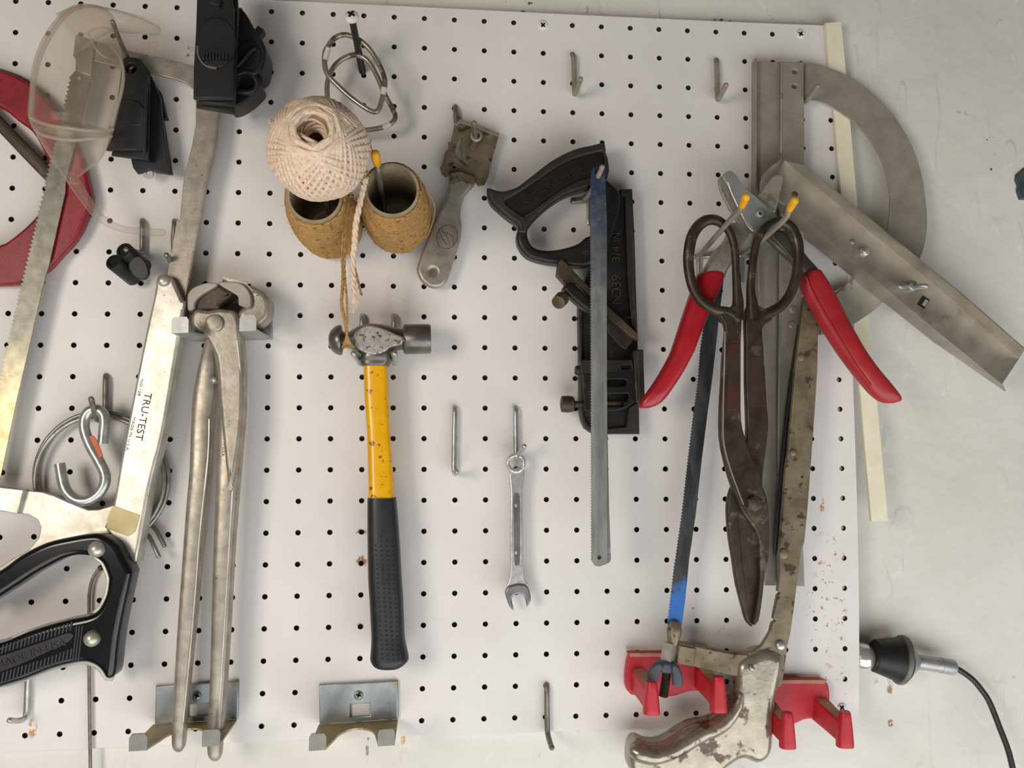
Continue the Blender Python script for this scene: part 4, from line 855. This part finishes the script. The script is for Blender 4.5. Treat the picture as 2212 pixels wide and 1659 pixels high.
tube('fence_edge', [(1378, 760, 28.2), (1380, 820, 28.2), (1382, 868, 28.2)], 0.4, M['brassy'], t, 2, 6)

# ================================================================ two hacksaw blades
def hack_blade(label, L, Rr, d, mt, tl=True):
    """L, Rr: left and right edges top to bottom; fine teeth along the left edge"""
    tip = [(Rr[-1][0] - 3, Rr[-1][1] + 8), ((L[-1][0] + Rr[-1][0]) / 2, Rr[-1][1] + 13), (L[-1][0] + 7, L[-1][1] + 10)]
    head = [(L[0][0] + 4, L[0][1] - 8), ((L[0][0] + Rr[0][0]) / 2, L[0][1] - 12), (Rr[0][0] - 4, Rr[0][1] - 8)]
    te = []
    for i in range(len(L) - 1, 0, -1):
        (x1, y1), (x0, y0) = L[i], L[i - 1]; n = max(1, int((y1 - y0) / 6.5))
        for k in range(n):
            te.append((x1 + (x0 - x1) * k / n + 1.0, y1 + (y0 - y1) * k / n)); te.append((x1 + (x0 - x1) * (k + .7) / n - 1.2, y1 + (y0 - y1) * (k + .7) / n))
    pts = Rr + tip + te + [L[0]] + head
    cx = (L[-1][0] + Rr[-1][0]) / 2; cy = L[-1][1] - 8
    o = thing('loose_saw_strip', label, 'blade', cx, 800, d, 'loose hacksaw blades on the hook')
    plate('strip', pts, d, 0.9, mt, o, [ell((L[0][0] + Rr[0][0]) / 2, L[0][1] + 2, 7, 9, 16), ell(cx, cy, 4.2, 4.6, 14)], 0.1, 0)
    return o
M['blade_blue'] = two_tone('hacksaw blade with worn blue paint', 1.56, ('39465e', '2d3a52'), ('9a9b96', '767772'), 1.68, metal=0.35, rag=0.16, st=(1, 1, 0.15))
hack_blade('front hacksaw blade, blue at the top and worn grey below', [(1277, 370), (1275, 480), (1276, 600), (1277, 1000), (1277.5, 1212)], [(1307, 368), (1311, 480), (1311, 620), (1311, 938), (1312, 1211)], 54, M['blade_blue'])
hack_blade('rear hacksaw blade, only its toothed right edge showing', [(1287, 378), (1284, 600), (1286, 900), (1290, 1206)], [(1306, 374), (1309, 600), (1312.5, 938), (1316, 1100), (1320, 1207)], 51, M['blade_g'])

# ================================================================ folding bevel protractor
t = thing('protractor', 'large grey metal protractor with half-ring arc and slanted folding arm', 'protractor', 1700, 420, 10)
plate('upright', [(1634, 132), (1689, 134), (1687, 345), (1684, 700), (1682, 1000), (1688, 1265), (1653, 1265), (1648, 1050), (1645, 760), (1634, 423)], 10, 2, M['galv'], t, (), 0.3)
plate('upright_flange', [(1632, 127), (1635.5, 127), (1635, 423), (1646, 760), (1643, 760), (1631, 423)], 16, 9, M['galv'], t, (), 0.3)
plate('upright_step', [(1690, 133), (1737, 133), (1738, 353), (1737, 560), (1728, 715), (1722, 800), (1728, 1000), (1739, 1267), (1690, 1266), (1683, 1000), (1685, 700), (1688, 345)], 14, 5, M['galv'], t, [ell(1717, 154.6, 6, 5, 14), ell(1716.5, 186, 6, 5, 14)], 0.8)
tube('crease', [(1689, 134, 13), (1687.5, 345, 13), (1684.5, 700, 13), (1682, 1000, 13), (1688, 1262, 13)], 1.4, M['galv_light'], t, 3, 8)
for x, y in ((1712.6, 668), (1711, 701)): knob('rivet', x, y, 14, 8.5, 1.2, M['galv'], t, 0.7)
ao = [(1739, 136), (1775, 142), (1829, 163), (1870, 190), (1910, 225), (1938, 260), (1962, 298), (1979, 336), (1992, 380), (1999, 427), (2003, 481), (1994, 541), (1962, 605), (1918, 644), (1883, 674), (1848, 697), (1818, 711), (1780, 722), (1768, 723)]
ai = [(1768, 700), (1790, 640), (1807, 626), (1829, 614), (1856, 595), (1890, 555), (1913, 500), (1919, 481), (1922.6, 440), (1922, 423), (1916, 380), (1902, 342), (1883, 306.5), (1856, 274), (1829, 252), (1796.5, 230.6), (1764, 218), (1738, 217)]
plate('arc', sm(ao, 3, False) + sm(ai, 3, False), 9, 1.6, M['galv'], t, (), 0.3)
lo = [(1801, 640), (1829, 614), (1856, 594), (1905, 628), (1921, 642), (1883, 675), (1848, 698), (1810, 714), (1770, 724)]
plate('arc_end', lo, 9.8, 1.6, M['galv_light'], t, (), 0.3)
# swing arm: four longitudinal edges (outer lower, face lower, face upper, outer upper) each with its own depth
lines = [[(1690, 470, 10.5), (1748, 522, 10.5), (1883, 631, 10.5), (2019, 739, 10.5), (2172, 845, 10.5)], [(1662, 404, 27), (1712, 446, 27), (1856, 573.6, 27), (1965, 666, 27), (2165, 829, 27)],
         [(1694, 346, 27), (1760, 400, 27), (1910, 525, 27), (2019, 614, 27), (2201, 774, 27)], [(1738, 357, 47), (1788, 400, 47), (1965, 544, 47), (2073, 631, 47), (2214, 754, 47)]]
V = []; Fc = []
for L in lines:
    for p in L: V.append(P(*p))
n = 5
for i in range(3):
    for k in range(n - 1): Fc.append((i * n + k, i * n + k + 1, (i + 1) * n + k + 1, (i + 1) * n + k))
me_ = mesh('swing_arm', V, Fc, mat('rolled sheet', 'b7b0a3', 'a39c8e', 0.75, 0.42, 45, c4='8d877b', s4=30, t4=0.64), t, 0)
sd = me_.modifiers.new('sheet', 'SOLIDIFY'); sd.thickness = 0.0012; sd.offset = 0
plate('arm_end', sm([(1694, 345), (1676, 352), (1660, 364), (1648, 380), (1643, 398), (1645, 415), (1662, 420), (1690, 440), (1710, 440), (1720, 380)], 3), 24, 2, M['galv_light'], t, (), 0.4)
knob('rivet', 1841, 523, 27, 6, 2, M['wire'], t, 0.6); knob('arm_nut', 1866, 544.5, 27, 11, 4.5, M['wire_bright'], t, 0.3, 6)
knob('nut_post', 1867, 544, 31, 5, 2.2, M['wire_bright'], t, 0.5); knob('arm_screw', 1716.5, 421, 27, 7, 2, M['iron'], t, 0.6)
w = knob('wing_nut', 1964.5, 620, 27, 13, 7, M['wire'], t, 0.35)
for pts in ([(1958, 619, 32, 2.4), (1950, 618.5, 36, 2.6), (1943, 618.5, 38, 2.2)], [(1972, 621, 32, 2.2), (1985, 619, 37, 2.4), (2000, 618, 41, 2.2)]): tube('wing', pts, 2, M['wire_bright'], w, 3, 10, rounded=True)
knob('bolt_end', 1967, 618, 34, 6, 1.5, M['wire_bright'], w, 0.3)
plate('square_slot', rot([(1986, 641), (2004, 641), (2004, 664), (1986, 664)], 1995, 653, 33), 27.9, 1.2, M['blk_dark'], t, (), 0.1)
plate('slot_stud', rot([(1995, 647), (2003, 647), (2003, 661), (1995, 661)], 1999, 654, 33), 28.4, 0.8, M['galv_light'], t, (), 0.1)

# ================================================================ cream stick
o = plate('paint_stick', [(1784, 49), (1818, 46), (1826, 136), (1853, 450), (1872, 640), (1895.5, 870), (1918.5, 1126), (1883, 1126), (1857.5, 833), (1834, 600), (1817, 418), (1802, 239), (1790, 136)], 4.5, 4, M['cream'], None, (), 0.4)
tag(o, 'long flat cream stick along the right edge of the pegboard', 'stick')

# ================================================================ red-handled sheet cutters
t = thing('metal_cutters', 'sheet metal cutters with splayed red vinyl grips behind the tin snips', 'cutters', 1640, 470, 36)
c = lambda pts: K(1440, 320, pts, 360)
plate('front_arm', sm(c([(745, 380), (800, 308), (850, 300), (915, 345), (975, 440), (1060, 540), (1170, 625), (1330, 770), (1480, 912, 'c'), (1400, 925), (1290, 965), (1225, 1025), (1170, 1105, 'c'), (1050, 960), (940, 760), (830, 520)]), 2), 47, 2, M['zinc'], t, (), 0.6)
plate('front_arm_wall', sm(c([(690, 430), (735, 370), (800, 430), (830, 520), (940, 760), (1050, 960), (1165, 1105), (1110, 1160), (1000, 1060), (880, 890), (770, 680), (705, 540)]), 2), 43, 3, M['nickel_old'], t, (), 0.8)
tube('bright_edge', [(x, y, 46.5) for x, y in c([(815, 450), (850, 560), (940, 760), (1010, 900), (1080, 1030), (1150, 1098)])], 0.9, M['chrome'], t, 4, 8)
plate('rear_arm', sm(c([(1200, 640), (1260, 590), (1400, 385), (1470, 350), (1545, 370), (1530, 500), (1495, 640), (1445, 850), (1330, 780)]), 2), 36, 3, M['galv_light'], t, (), 0.8)
rr = [(484, 1572, 1625, 38, 5), (505, 1570, 1622, 38, 6), (528, 1556, 1604, 39, 7), (548, 1538, 1592, 40, 7.5), (565, 1529, 1583, 40, 8), (585, 1518, 1570, 40, 7.5), (602, 1512, 1564, 40, 6)]
ribbon('rear_arm', rr, M['nickel_old'], t, 3, 20, 2.8)
ribbon('front_arm', [(500, 1640, 1700, 34, 3), (515, 1652, 1716, 34, 3.5), (535, 1672, 1728, 35, 4), (560, 1700, 1746, 36, 4.5), (580, 1722, 1764, 37, 5), (600, 1738, 1774, 37, 5)], M['galv_dark'], t, 3, 16, 3)
plate('spring_lug', sm([(1664, 505), (1680, 500), (1698, 508), (1708, 530), (1712, 560), (1690, 535)], 3), 41, 3, M['galv_dark'], t, (), 0.8)
k_ = knob('pivot_rivet', 1642, 461.5, 47, 10.5, 2.5, M['zinc'], t, 0.6); knob('rivet_dimple', 1642, 461.5, 49.3, 3.5, 0.4, M['iron'], k_, 0.5)
lg = [(589, 1520, 1557, 40, 7.5), (594, 1505, 1563, 40, 8.5), (617, 1496, 1557, 41, 9), (658, 1482, 1539, 42, 9), (698, 1469, 1522, 42, 9), (739, 1456, 1506, 43, 9), (766, 1446, 1495, 43, 9), (807, 1424, 1473, 43, 8.5), (845, 1399, 1448, 43, 8), (860, 1387, 1437, 43, 7), (870, 1382, 1427, 43, 6), (878, 1381, 1413, 43, 4.5), (882, 1383, 1400, 43, 2.5)]
ribbon('grip', lg, M['red'], t, 3, 28, 2.7)
rg = [(585, 1752, 1769, 38, 6), (590, 1736, 1773, 38, 8), (617, 1729, 1791, 39, 9), (668, 1754, 1818, 40, 9), (693, 1766, 1830, 40, 9), (731, 1790, 1851, 41, 9), (766, 1813, 1872, 41, 9), (800, 1838, 1897, 41, 9), (823, 1856, 1917, 41, 8.5), (847, 1876, 1937, 41, 7.5), (858, 1887, 1945, 41, 6), (866, 1897, 1945, 41, 4), (871, 1910, 1930, 41, 2)]
ribbon('grip', rg, M['red_dust'], t, 3, 28, 2.7)
tube('grip_ridge', [(1741, 598, 47.2), (1755, 630, 48.4), (1785, 684, 49.2), (1815, 734, 50.0), (1850, 790, 49.6), (1880, 832, 48.4)], 0.9, M['red'], t, 4, 8)

# ================================================================ tin snips
t = thing('tin_snips', 'large brown patinated tin snips hanging by their ring handles', 'snips', 1605, 680, 55)
lp = [(1596, 690, 60, 5.5), (1575, 676, 60, 4.6), (1548, 671, 60, 4.2), (1527, 660, 60, 4.0), (1510, 645, 60, 3.9), (1497, 622, 60, 3.9), (1490, 595, 60, 4.0), (1487, 565, 60, 4.2), (1489, 537, 60, 4.4), (1495, 511, 60, 4.5), (1507, 490, 60, 4.5), (1524, 477, 60, 4.4), (1543, 475, 60, 4.2), (1560, 483, 60, 3.8), (1574, 498, 60, 3.4), (1583, 520, 60, 3.2), (1588, 548, 60, 3.2), (1590, 585, 60, 3.2), (1592, 625, 60, 3.5), (1594, 655, 60, 4.5), (1590, 690, 60, 5.5)]
tube('ring', lp, 4, M['snip'], t, 4, 14)
rp = [(1626, 690, 54, 5.5), (1624, 655, 54, 4.5), (1621.5, 630, 54, 3.5), (1622, 605, 54, 3.2), (1625, 577, 54, 3.2), (1629, 548, 54, 3.2), (1636, 518, 54, 3.4), (1650, 497, 54, 3.8), (1671, 482, 54, 4.2), (1692, 481, 54, 4.4), (1710, 494, 54, 4.5), (1721, 518, 54, 4.5), (1725, 548, 54, 4.3), (1723, 580, 54, 4.1), (1716, 612, 54, 4.0), (1704, 640, 54, 4.0), (1686, 662, 54, 4.1), (1662, 676, 54, 4.4), (1645, 684, 54, 5.0), (1634, 700, 54, 5.5)]
tube('ring', rp, 4, M['snip'], t, 4, 14)
rear = [(1611, 672), (1612, 740), (1612, 830), (1615, 922), (1611, 960), (1595, 1030), (1580, 1056), (1574, 1080), (1572, 1103), (1574, 1141), (1579, 1179), (1584, 1209), (1592, 1263), (1606, 1317), (1613, 1341), (1620, 1350), (1628, 1351), (1636, 1300), (1645, 1180), (1648, 1090), (1648, 1030), (1653, 990), (1661, 922), (1658, 881), (1653, 800), (1649, 740), (1647, 712), (1655, 700), (1670, 690), (1660, 672), (1640, 660), (1625, 655)]
plate('rear_half', sm(rear, 2), 57, 7, M['snip'], t, (), 1.4, 3, 50)
front = [(1566, 700), (1568, 720), (1563, 771), (1560, 828), (1557, 881), (1557, 944), (1565, 990), (1576, 1032), (1588, 1066), (1600, 1097), (1612, 1118), (1626, 1136), (1636, 1155), (1641, 1182), (1642, 1250), (1637, 1300), (1629, 1349), (1636, 1346), (1642, 1331), (1648, 1290), (1654, 1236), (1661, 1207), (1663.5, 1150), (1660, 1092), (1654, 1065), (1644, 1041), (1642, 1022), (1621, 976), (1609, 941), (1602, 908), (1600, 828), (1601, 740), (1603, 662), (1590, 655), (1575, 668), (1555, 680)]
plate('front_half', sm(front, 2), 64, 7, M['snip'], t, (), 1.4, 3, 50)
plate('red_paint', [(1573, 742), (1600, 742), (1600, 885), (1571, 887), (1572, 830)], 64.3, 0.8, M['snip_red'], t, (), 0.2)
plate('red_paint', [(1617, 770), (1648, 770), (1652, 878), (1618, 880)], 57.3, 0.8, M['snip_red'], t, (), 0.2)
tube('ground_edge', [(1566, 716, 64.0), (1565, 780, 64.0), (1562, 900, 64.0), (1564, 960, 64.0), (1580, 1020, 64.0), (1606, 1090, 64.0)], 0.6, M['galv'], t, 4, 6)
tube('blade_ridge', [(1592, 1090, 57.1), (1600, 1170, 57.3), (1610, 1260, 57.3), (1620, 1340, 57.1)], 0.6, M['iron'], t, 4, 6)
o = knob('pivot_bolt', 1628, 1087, 64, 17.5, 4, M['iron'], t, 0.2, 6); knob('bolt_dome', 1628, 1087, 67.6, 11, 1.2, M['iron'], o, 0.8)

# ================================================================ pistol-grip hacksaw
t = thing('hacksaw', 'tarnished pistol-grip hacksaw with black blade hanging at the right', 'saw', 1690, 1300, 25)
bar = [(1737, 640), (1735, 651), (1728.6, 717), (1720.5, 780), (1715, 840), (1704, 963), (1696, 1030), (1685, 1180), (1682.5, 1201), (1684, 1250), (1680, 1277), (1686, 1281), (1680, 1286), (1670, 1336), (1676, 1341), (1668, 1346), (1663.5, 1366), (1647, 1393), (1628, 1407), (1604, 1413), (1592, 1440), (1600, 1480), (1660, 1500), (1690, 1480), (1696, 1440), (1701.5, 1393), (1707, 1372), (1715, 1317), (1723, 1250), (1731, 1187), (1738, 1171), (1745, 1098), (1753, 990), (1761, 881), (1766, 800), (1769, 644)]
plate('frame_bar', bar, 30, 5, M['rusty'], t, (), 0.8)
plate('frame_side', [(1728, 700), (1716, 780), (1708, 830), (1700, 900), (1692, 980), (1684, 1080), (1676, 1180), (1675, 1198), (1683, 1206), (1692, 1100), (1706, 960), (1717, 840), (1724, 775), (1734, 715)], 22, 6, M['blk_rub'], t, (), 0.6)
for x, y, r in ((1693, 1196, 11.5), (1730, 772, 8.5), (1713.5, 978, 8)): knob('rivet', x, y, 30, r, 1.6, M['rusty'], t, 0.6)
gp = [(1604, 1428), (1594, 1452), (1593.5, 1484), (1589, 1508), (1578, 1533), (1560, 1551), (1537, 1562), (1504, 1568), (1480, 1578), (1456, 1594), (1434, 1606), (1415, 1609), (1397, 1606), (1383, 1599.5), (1371, 1602), (1363, 1615), (1359.5, 1640), (1364, 1668), (1390, 1692), (1450, 1694), (1535, 1694), (1578, 1662), (1610, 1644), (1640, 1654), (1662, 1644), (1674, 1616), (1677, 1541), (1688, 1484), (1697, 1440), (1690, 1415), (1650, 1405)]
gr = plate('grip', sm(gp, 3), 35, 25, M['grip_metal'], t, (), 8.0, 8, 179)
for pts in ([(1600, 1500, 36, 3), (1590, 1530, 37, 4), (1560, 1565, 38, 5), (1510, 1590, 38, 5), (1460, 1620, 38, 5), (1415, 1635, 38, 5), (1385, 1628, 38, 6), (1372, 1622, 37, 5)],):
    tube('grip_swell', [(p[0], p[1], p[2] - 5, p[3] + 1) for p in pts], 4, M['grip_metal'], gr, 5, 16, rounded=True)
am = K(1350, 1370, [(720, 110), (840, 130), (1100, 190), (1400, 250), (1640, 270), (1620, 560), (1510, 565), (1250, 520), (910, 430), (690, 390)], 360)
plate('lower_arm', am, 31, 9, M['rusty'], t, (), 1)
plate('arm_collar', K(1350, 1370, [(722, 148), (945, 190), (910, 432), (695, 392)], 360), 33, 12, M['rusty'], t, (), 0.8)
a = P(1448.5, 1388, 28); b = P(1443, 1434, 28)
lathe('square_nut', a, b, [(0, 6.4), (1, 6.4)], M['nickel'], t, 4, 30)
lathe('screw', P(1443, 1434, 28), P(1433, 1505, 28), [(0, 3.6)] + [(0.1 + 0.9 * k / 36, 3.8 if k % 2 else 3.1) for k in range(37)], M['iron'], t, 16)
w5 = lambda pts: K(1350, 1370, pts, 360)
wn = plate('wing_nut', sm(w5([(470, 395), (520, 370), (620, 378), (690, 405), (705, 470), (640, 535), (500, 525), (455, 470)]), 3), 36, 14, M['slate'], t, (), 3, 3, 60)
plate('wing', sm(w5([(480, 385), (410, 390), (340, 460), (298, 545), (300, 590), (340, 630), (400, 648), (432, 630), (455, 560), (480, 500), (520, 450)]), 3), 38, 5, M['slate'], wn, (), 2, 3, 60)
plate('wing', sm(w5([(660, 395), (720, 430), (765, 530), (780, 620), (778, 685), (740, 705), (680, 700), (645, 680), (635, 600), (630, 520), (620, 450)]), 3), 38, 5, M['slate'], wn, (), 2, 3, 60)
M['black_blade'] = two_tone('black saw blade with blue painted end', 1.352, ('28292b', '4d5052'), ('2f6fc0', '2a62ad'), 1.358, metal=0.15, rag=0.05, st=(1, 1, 0.2))
L = [(1530, 600), (1521, 698), (1513, 755), (1507.5, 828.5), (1500, 881), (1486.7, 990), (1473, 1112), (1459.6, 1207), (1457, 1222), (1449, 1290), (1442, 1350)]
Rr = [(1566, 570), (1563.7, 600), (1557, 657), (1552, 698), (1546, 755), (1538.5, 820), (1530, 881), (1516.5, 990), (1503, 1112), (1489, 1207), (1481, 1290), (1473, 1352)]
te = []
for i in range(len(L) - 1, 0, -1):
    (x1, y1), (x0, y0) = L[i], L[i - 1]; n = max(1, int((y1 - y0) / 6.5))
    for k in range(n):
        te.append((x1 + (x0 - x1) * k / n + 1.3, y1 + (y0 - y1) * k / n)); te.append((x1 + (x0 - x1) * (k + .7) / n - 1.5, y1 + (y0 - y1) * (k + .7) / n))
plate('blade', Rr + te + [(1534, 565)], 26, 1.0, M['black_blade'], t, (), 0.1, 0)
ribbon('blade_clip', [(1340, 1451, 1462, 27, 2), (1345, 1446, 1469, 27, 4), (1358, 1441.5, 1472, 28, 5), (1370, 1441, 1471, 28, 5), (1392, 1444, 1463, 28, 4.5)], M['rusty'], t, 3, 18, 2.4)
for x, y, r in ((1685, 1394, 11), (1622, 1443, 6.5)): knob('bolt_head', x, y, 30 if x > 1650 else 35, r, 3.5, M['wire_bright'], t, 0.6)

# ================================================================ red tool holders
def holder(label, back, pegs):
    t = thing('tool_holder', label, 'holder', (pegs[0][0] + pegs[1][0]) / 2, pegs[0][1], 10, 'red plastic tool holders')
    plate('back', sm(back, 2), 9, 8.5, M['red_pl'], t, (), 1.6, 3, 60)
    xs = [p[0] for p in back]; ys = [p[1] for p in back]
    plate('dust_edge', [(min(xs) + 8, min(ys) + 1), (max(xs) - 8, min(ys) + 1), (max(xs) - 10, min(ys) + 9), (min(xs) + 10, min(ys) + 9)], 9.3, 1.0, M['dust'], t, (), 0.3)
    for (x, y, hw, hh) in pegs:
        k = 0.0675; bx, by = (x + 944 * k) / (1 + k), (y + 940 * k) / (1 + k); V = []; Fc = []
        secs = ((bx, by - 8, 6, 17, 28), (x * .5 + bx * .5, y * .5 + by * .5 - 2, 26, 14, 27), (x, y + 4, 43, 13, 27))
        for (sx, sy, d, w_, h_) in secs:
            for (u, v) in ((-1, -.62), (-.8, -.8), (.8, -.8), (1, -.62), (1, .85), (.8, 1), (-.8, 1), (-1, .85)): V.append(P(sx + u * w_, sy + v * h_, d))
        for i in range(2):
            for j in range(8): Fc.append((i * 8 + j, i * 8 + (j + 1) % 8, (i + 1) * 8 + (j + 1) % 8, (i + 1) * 8 + j))
        Fc.append(tuple(range(8))); Fc.append(tuple(range(16, 24)))
        a = mesh('arm', V, Fc, M['red_pl'], t, 30)
        tp = []
        for (sx, sy, d, w_, h_) in secs:
            tp += [P(sx - .8 * w_, sy - .8 * h_ - 0.4, d), P(sx + .8 * w_, sy - .8 * h_ - 0.4, d)]
        tp += [p + Vector((0, 0, -0.0006)) for p in tp]
        mesh('dust_layer', tp, [(0, 1, 3, 2), (2, 3, 5, 4), (6, 8, 9, 7), (8, 10, 11, 9)], M['dust'], a, 0)
        ribbon('peg', [(y - hh, x - hw * .5, x + hw * .5, 46, 3), (y - hh + 3, x - hw * .62, x + hw * .62, 46, 4.2), (y, x - hw * .85, x + hw * .85, 46, 5), (y + hh - 4, x - hw, x + hw, 46, 5.5), (y + hh, x - hw * .9, x + hw * .9, 46, 4.5)], M['red_pl'], a, 3, 22, 2.6)
    return t
holder('red plastic tool holder behind the hacksaw wing nut', [(1352, 1480), (1354, 1440), (1361, 1414), (1368, 1410), (1520, 1410), (1530, 1420), (1533, 1500), (1524, 1494), (1500, 1493), (1484, 1495), (1462, 1503), (1440, 1506), (1420, 1505), (1380, 1503), (1362, 1500)], [(1407, 1507, 18, 35), (1552, 1499, 18, 38)])
holder('red plastic tool holder right of the pistol saw grip', [(1640, 1475), (1648, 1468), (1774, 1468), (1785, 1474), (1791, 1484), (1793, 1512), (1784, 1545), (1770, 1556), (1752, 1553), (1735, 1556), (1716, 1565), (1690, 1566), (1650, 1565), (1638, 1540)], [(1701, 1577, 17, 38), (1825, 1575, 18, 38)])

# ================================================================ car aerial base on the wall
t = thing('aerial_base', 'chrome ball aerial base with black cone and black cable on the wall', 'aerial', 1930, 1425, -10)
bc = P(1861, 1419, -12.5); r = 31.5 * mmpx(-12); ax = (P(1946, 1426, -6) - P(1888, 1415, -8)).normalized()
lathe('ball', bc - ax * (r / 1000), bc + ax * (r / 1000), [(0.5 - 0.5 * math.cos(a), max(0.01, r * math.sin(a))) for a in [math.pi * k / 18 for k in range(19)]], M['mirror'], t, 32, 90)
a = P(1887, 1416, -8); b = P(1945, 1425, -6)
lathe('cone', a, b, [(0, 12.6), (0.02, 13.6), (0.3, 15.2), (0.95, 19), (1, 19.4)], M['blk'], t, 36)
lathe('rim', b - ax * 0.002, b + ax * 0.003, [(0, 18.5), (0.1, 20.4), (0.5, 21), (0.9, 20.4), (1, 18.5)], M['greyrub'], t, 36)
e = P(1980, 1429, -6)
lathe('cup', b + ax * 0.003, e, [(0, 17.5), (0.15, 15.5), (0.5, 12), (0.8, 9), (1, 6.5)], M['zinc_stained'], t, 30)
f = P(2031, 1437, -9); g = P(2060, 1442, -10)
lathe('ferrule', P(1970, 1428, -6), f, [(0, 6.3), (1, 6.3)], M['zinc'], t, 26); lathe('ferrule', f, g, [(0, 6.6), (0.9, 6.6), (1, 6.0)], M['zinc'], t, 26)
tube('cable', [(2056, 1441, -10), (2072, 1447, -10), (2100, 1467, -8), (2120, 1490, -6), (2138, 1518, -4), (2161, 1576, 0), (2180, 1628, 4), (2196, 1700, 8)], 2.5, M['cable'], t, 5, 12)
plate('lug', [(1950, 1390), (1963, 1396), (1962, 1404), (1948, 1402)], 4, 6, M['blk_rub'], t, (), 1)

# ================================================================ dark block at the right edge
t = thing('slate_block', 'dark slate block with a torn pale lower rim at the right photo edge', 'block', 2205, 400, -12)
plate('face', [(2212, 362), (2230, 355), (2260, 360), (2260, 432), (2205, 430), (2198, 412), (2199, 400), (2194, 390), (2195, 377)], -8, 9, M['slate'], t, (), 1.2)
plate('torn_rim', [(2198, 424), (2212, 424), (2260, 426), (2260, 438), (2212, 434), (2202, 433)], -12, 4.8, M['white_p'], t, (), 0.5)
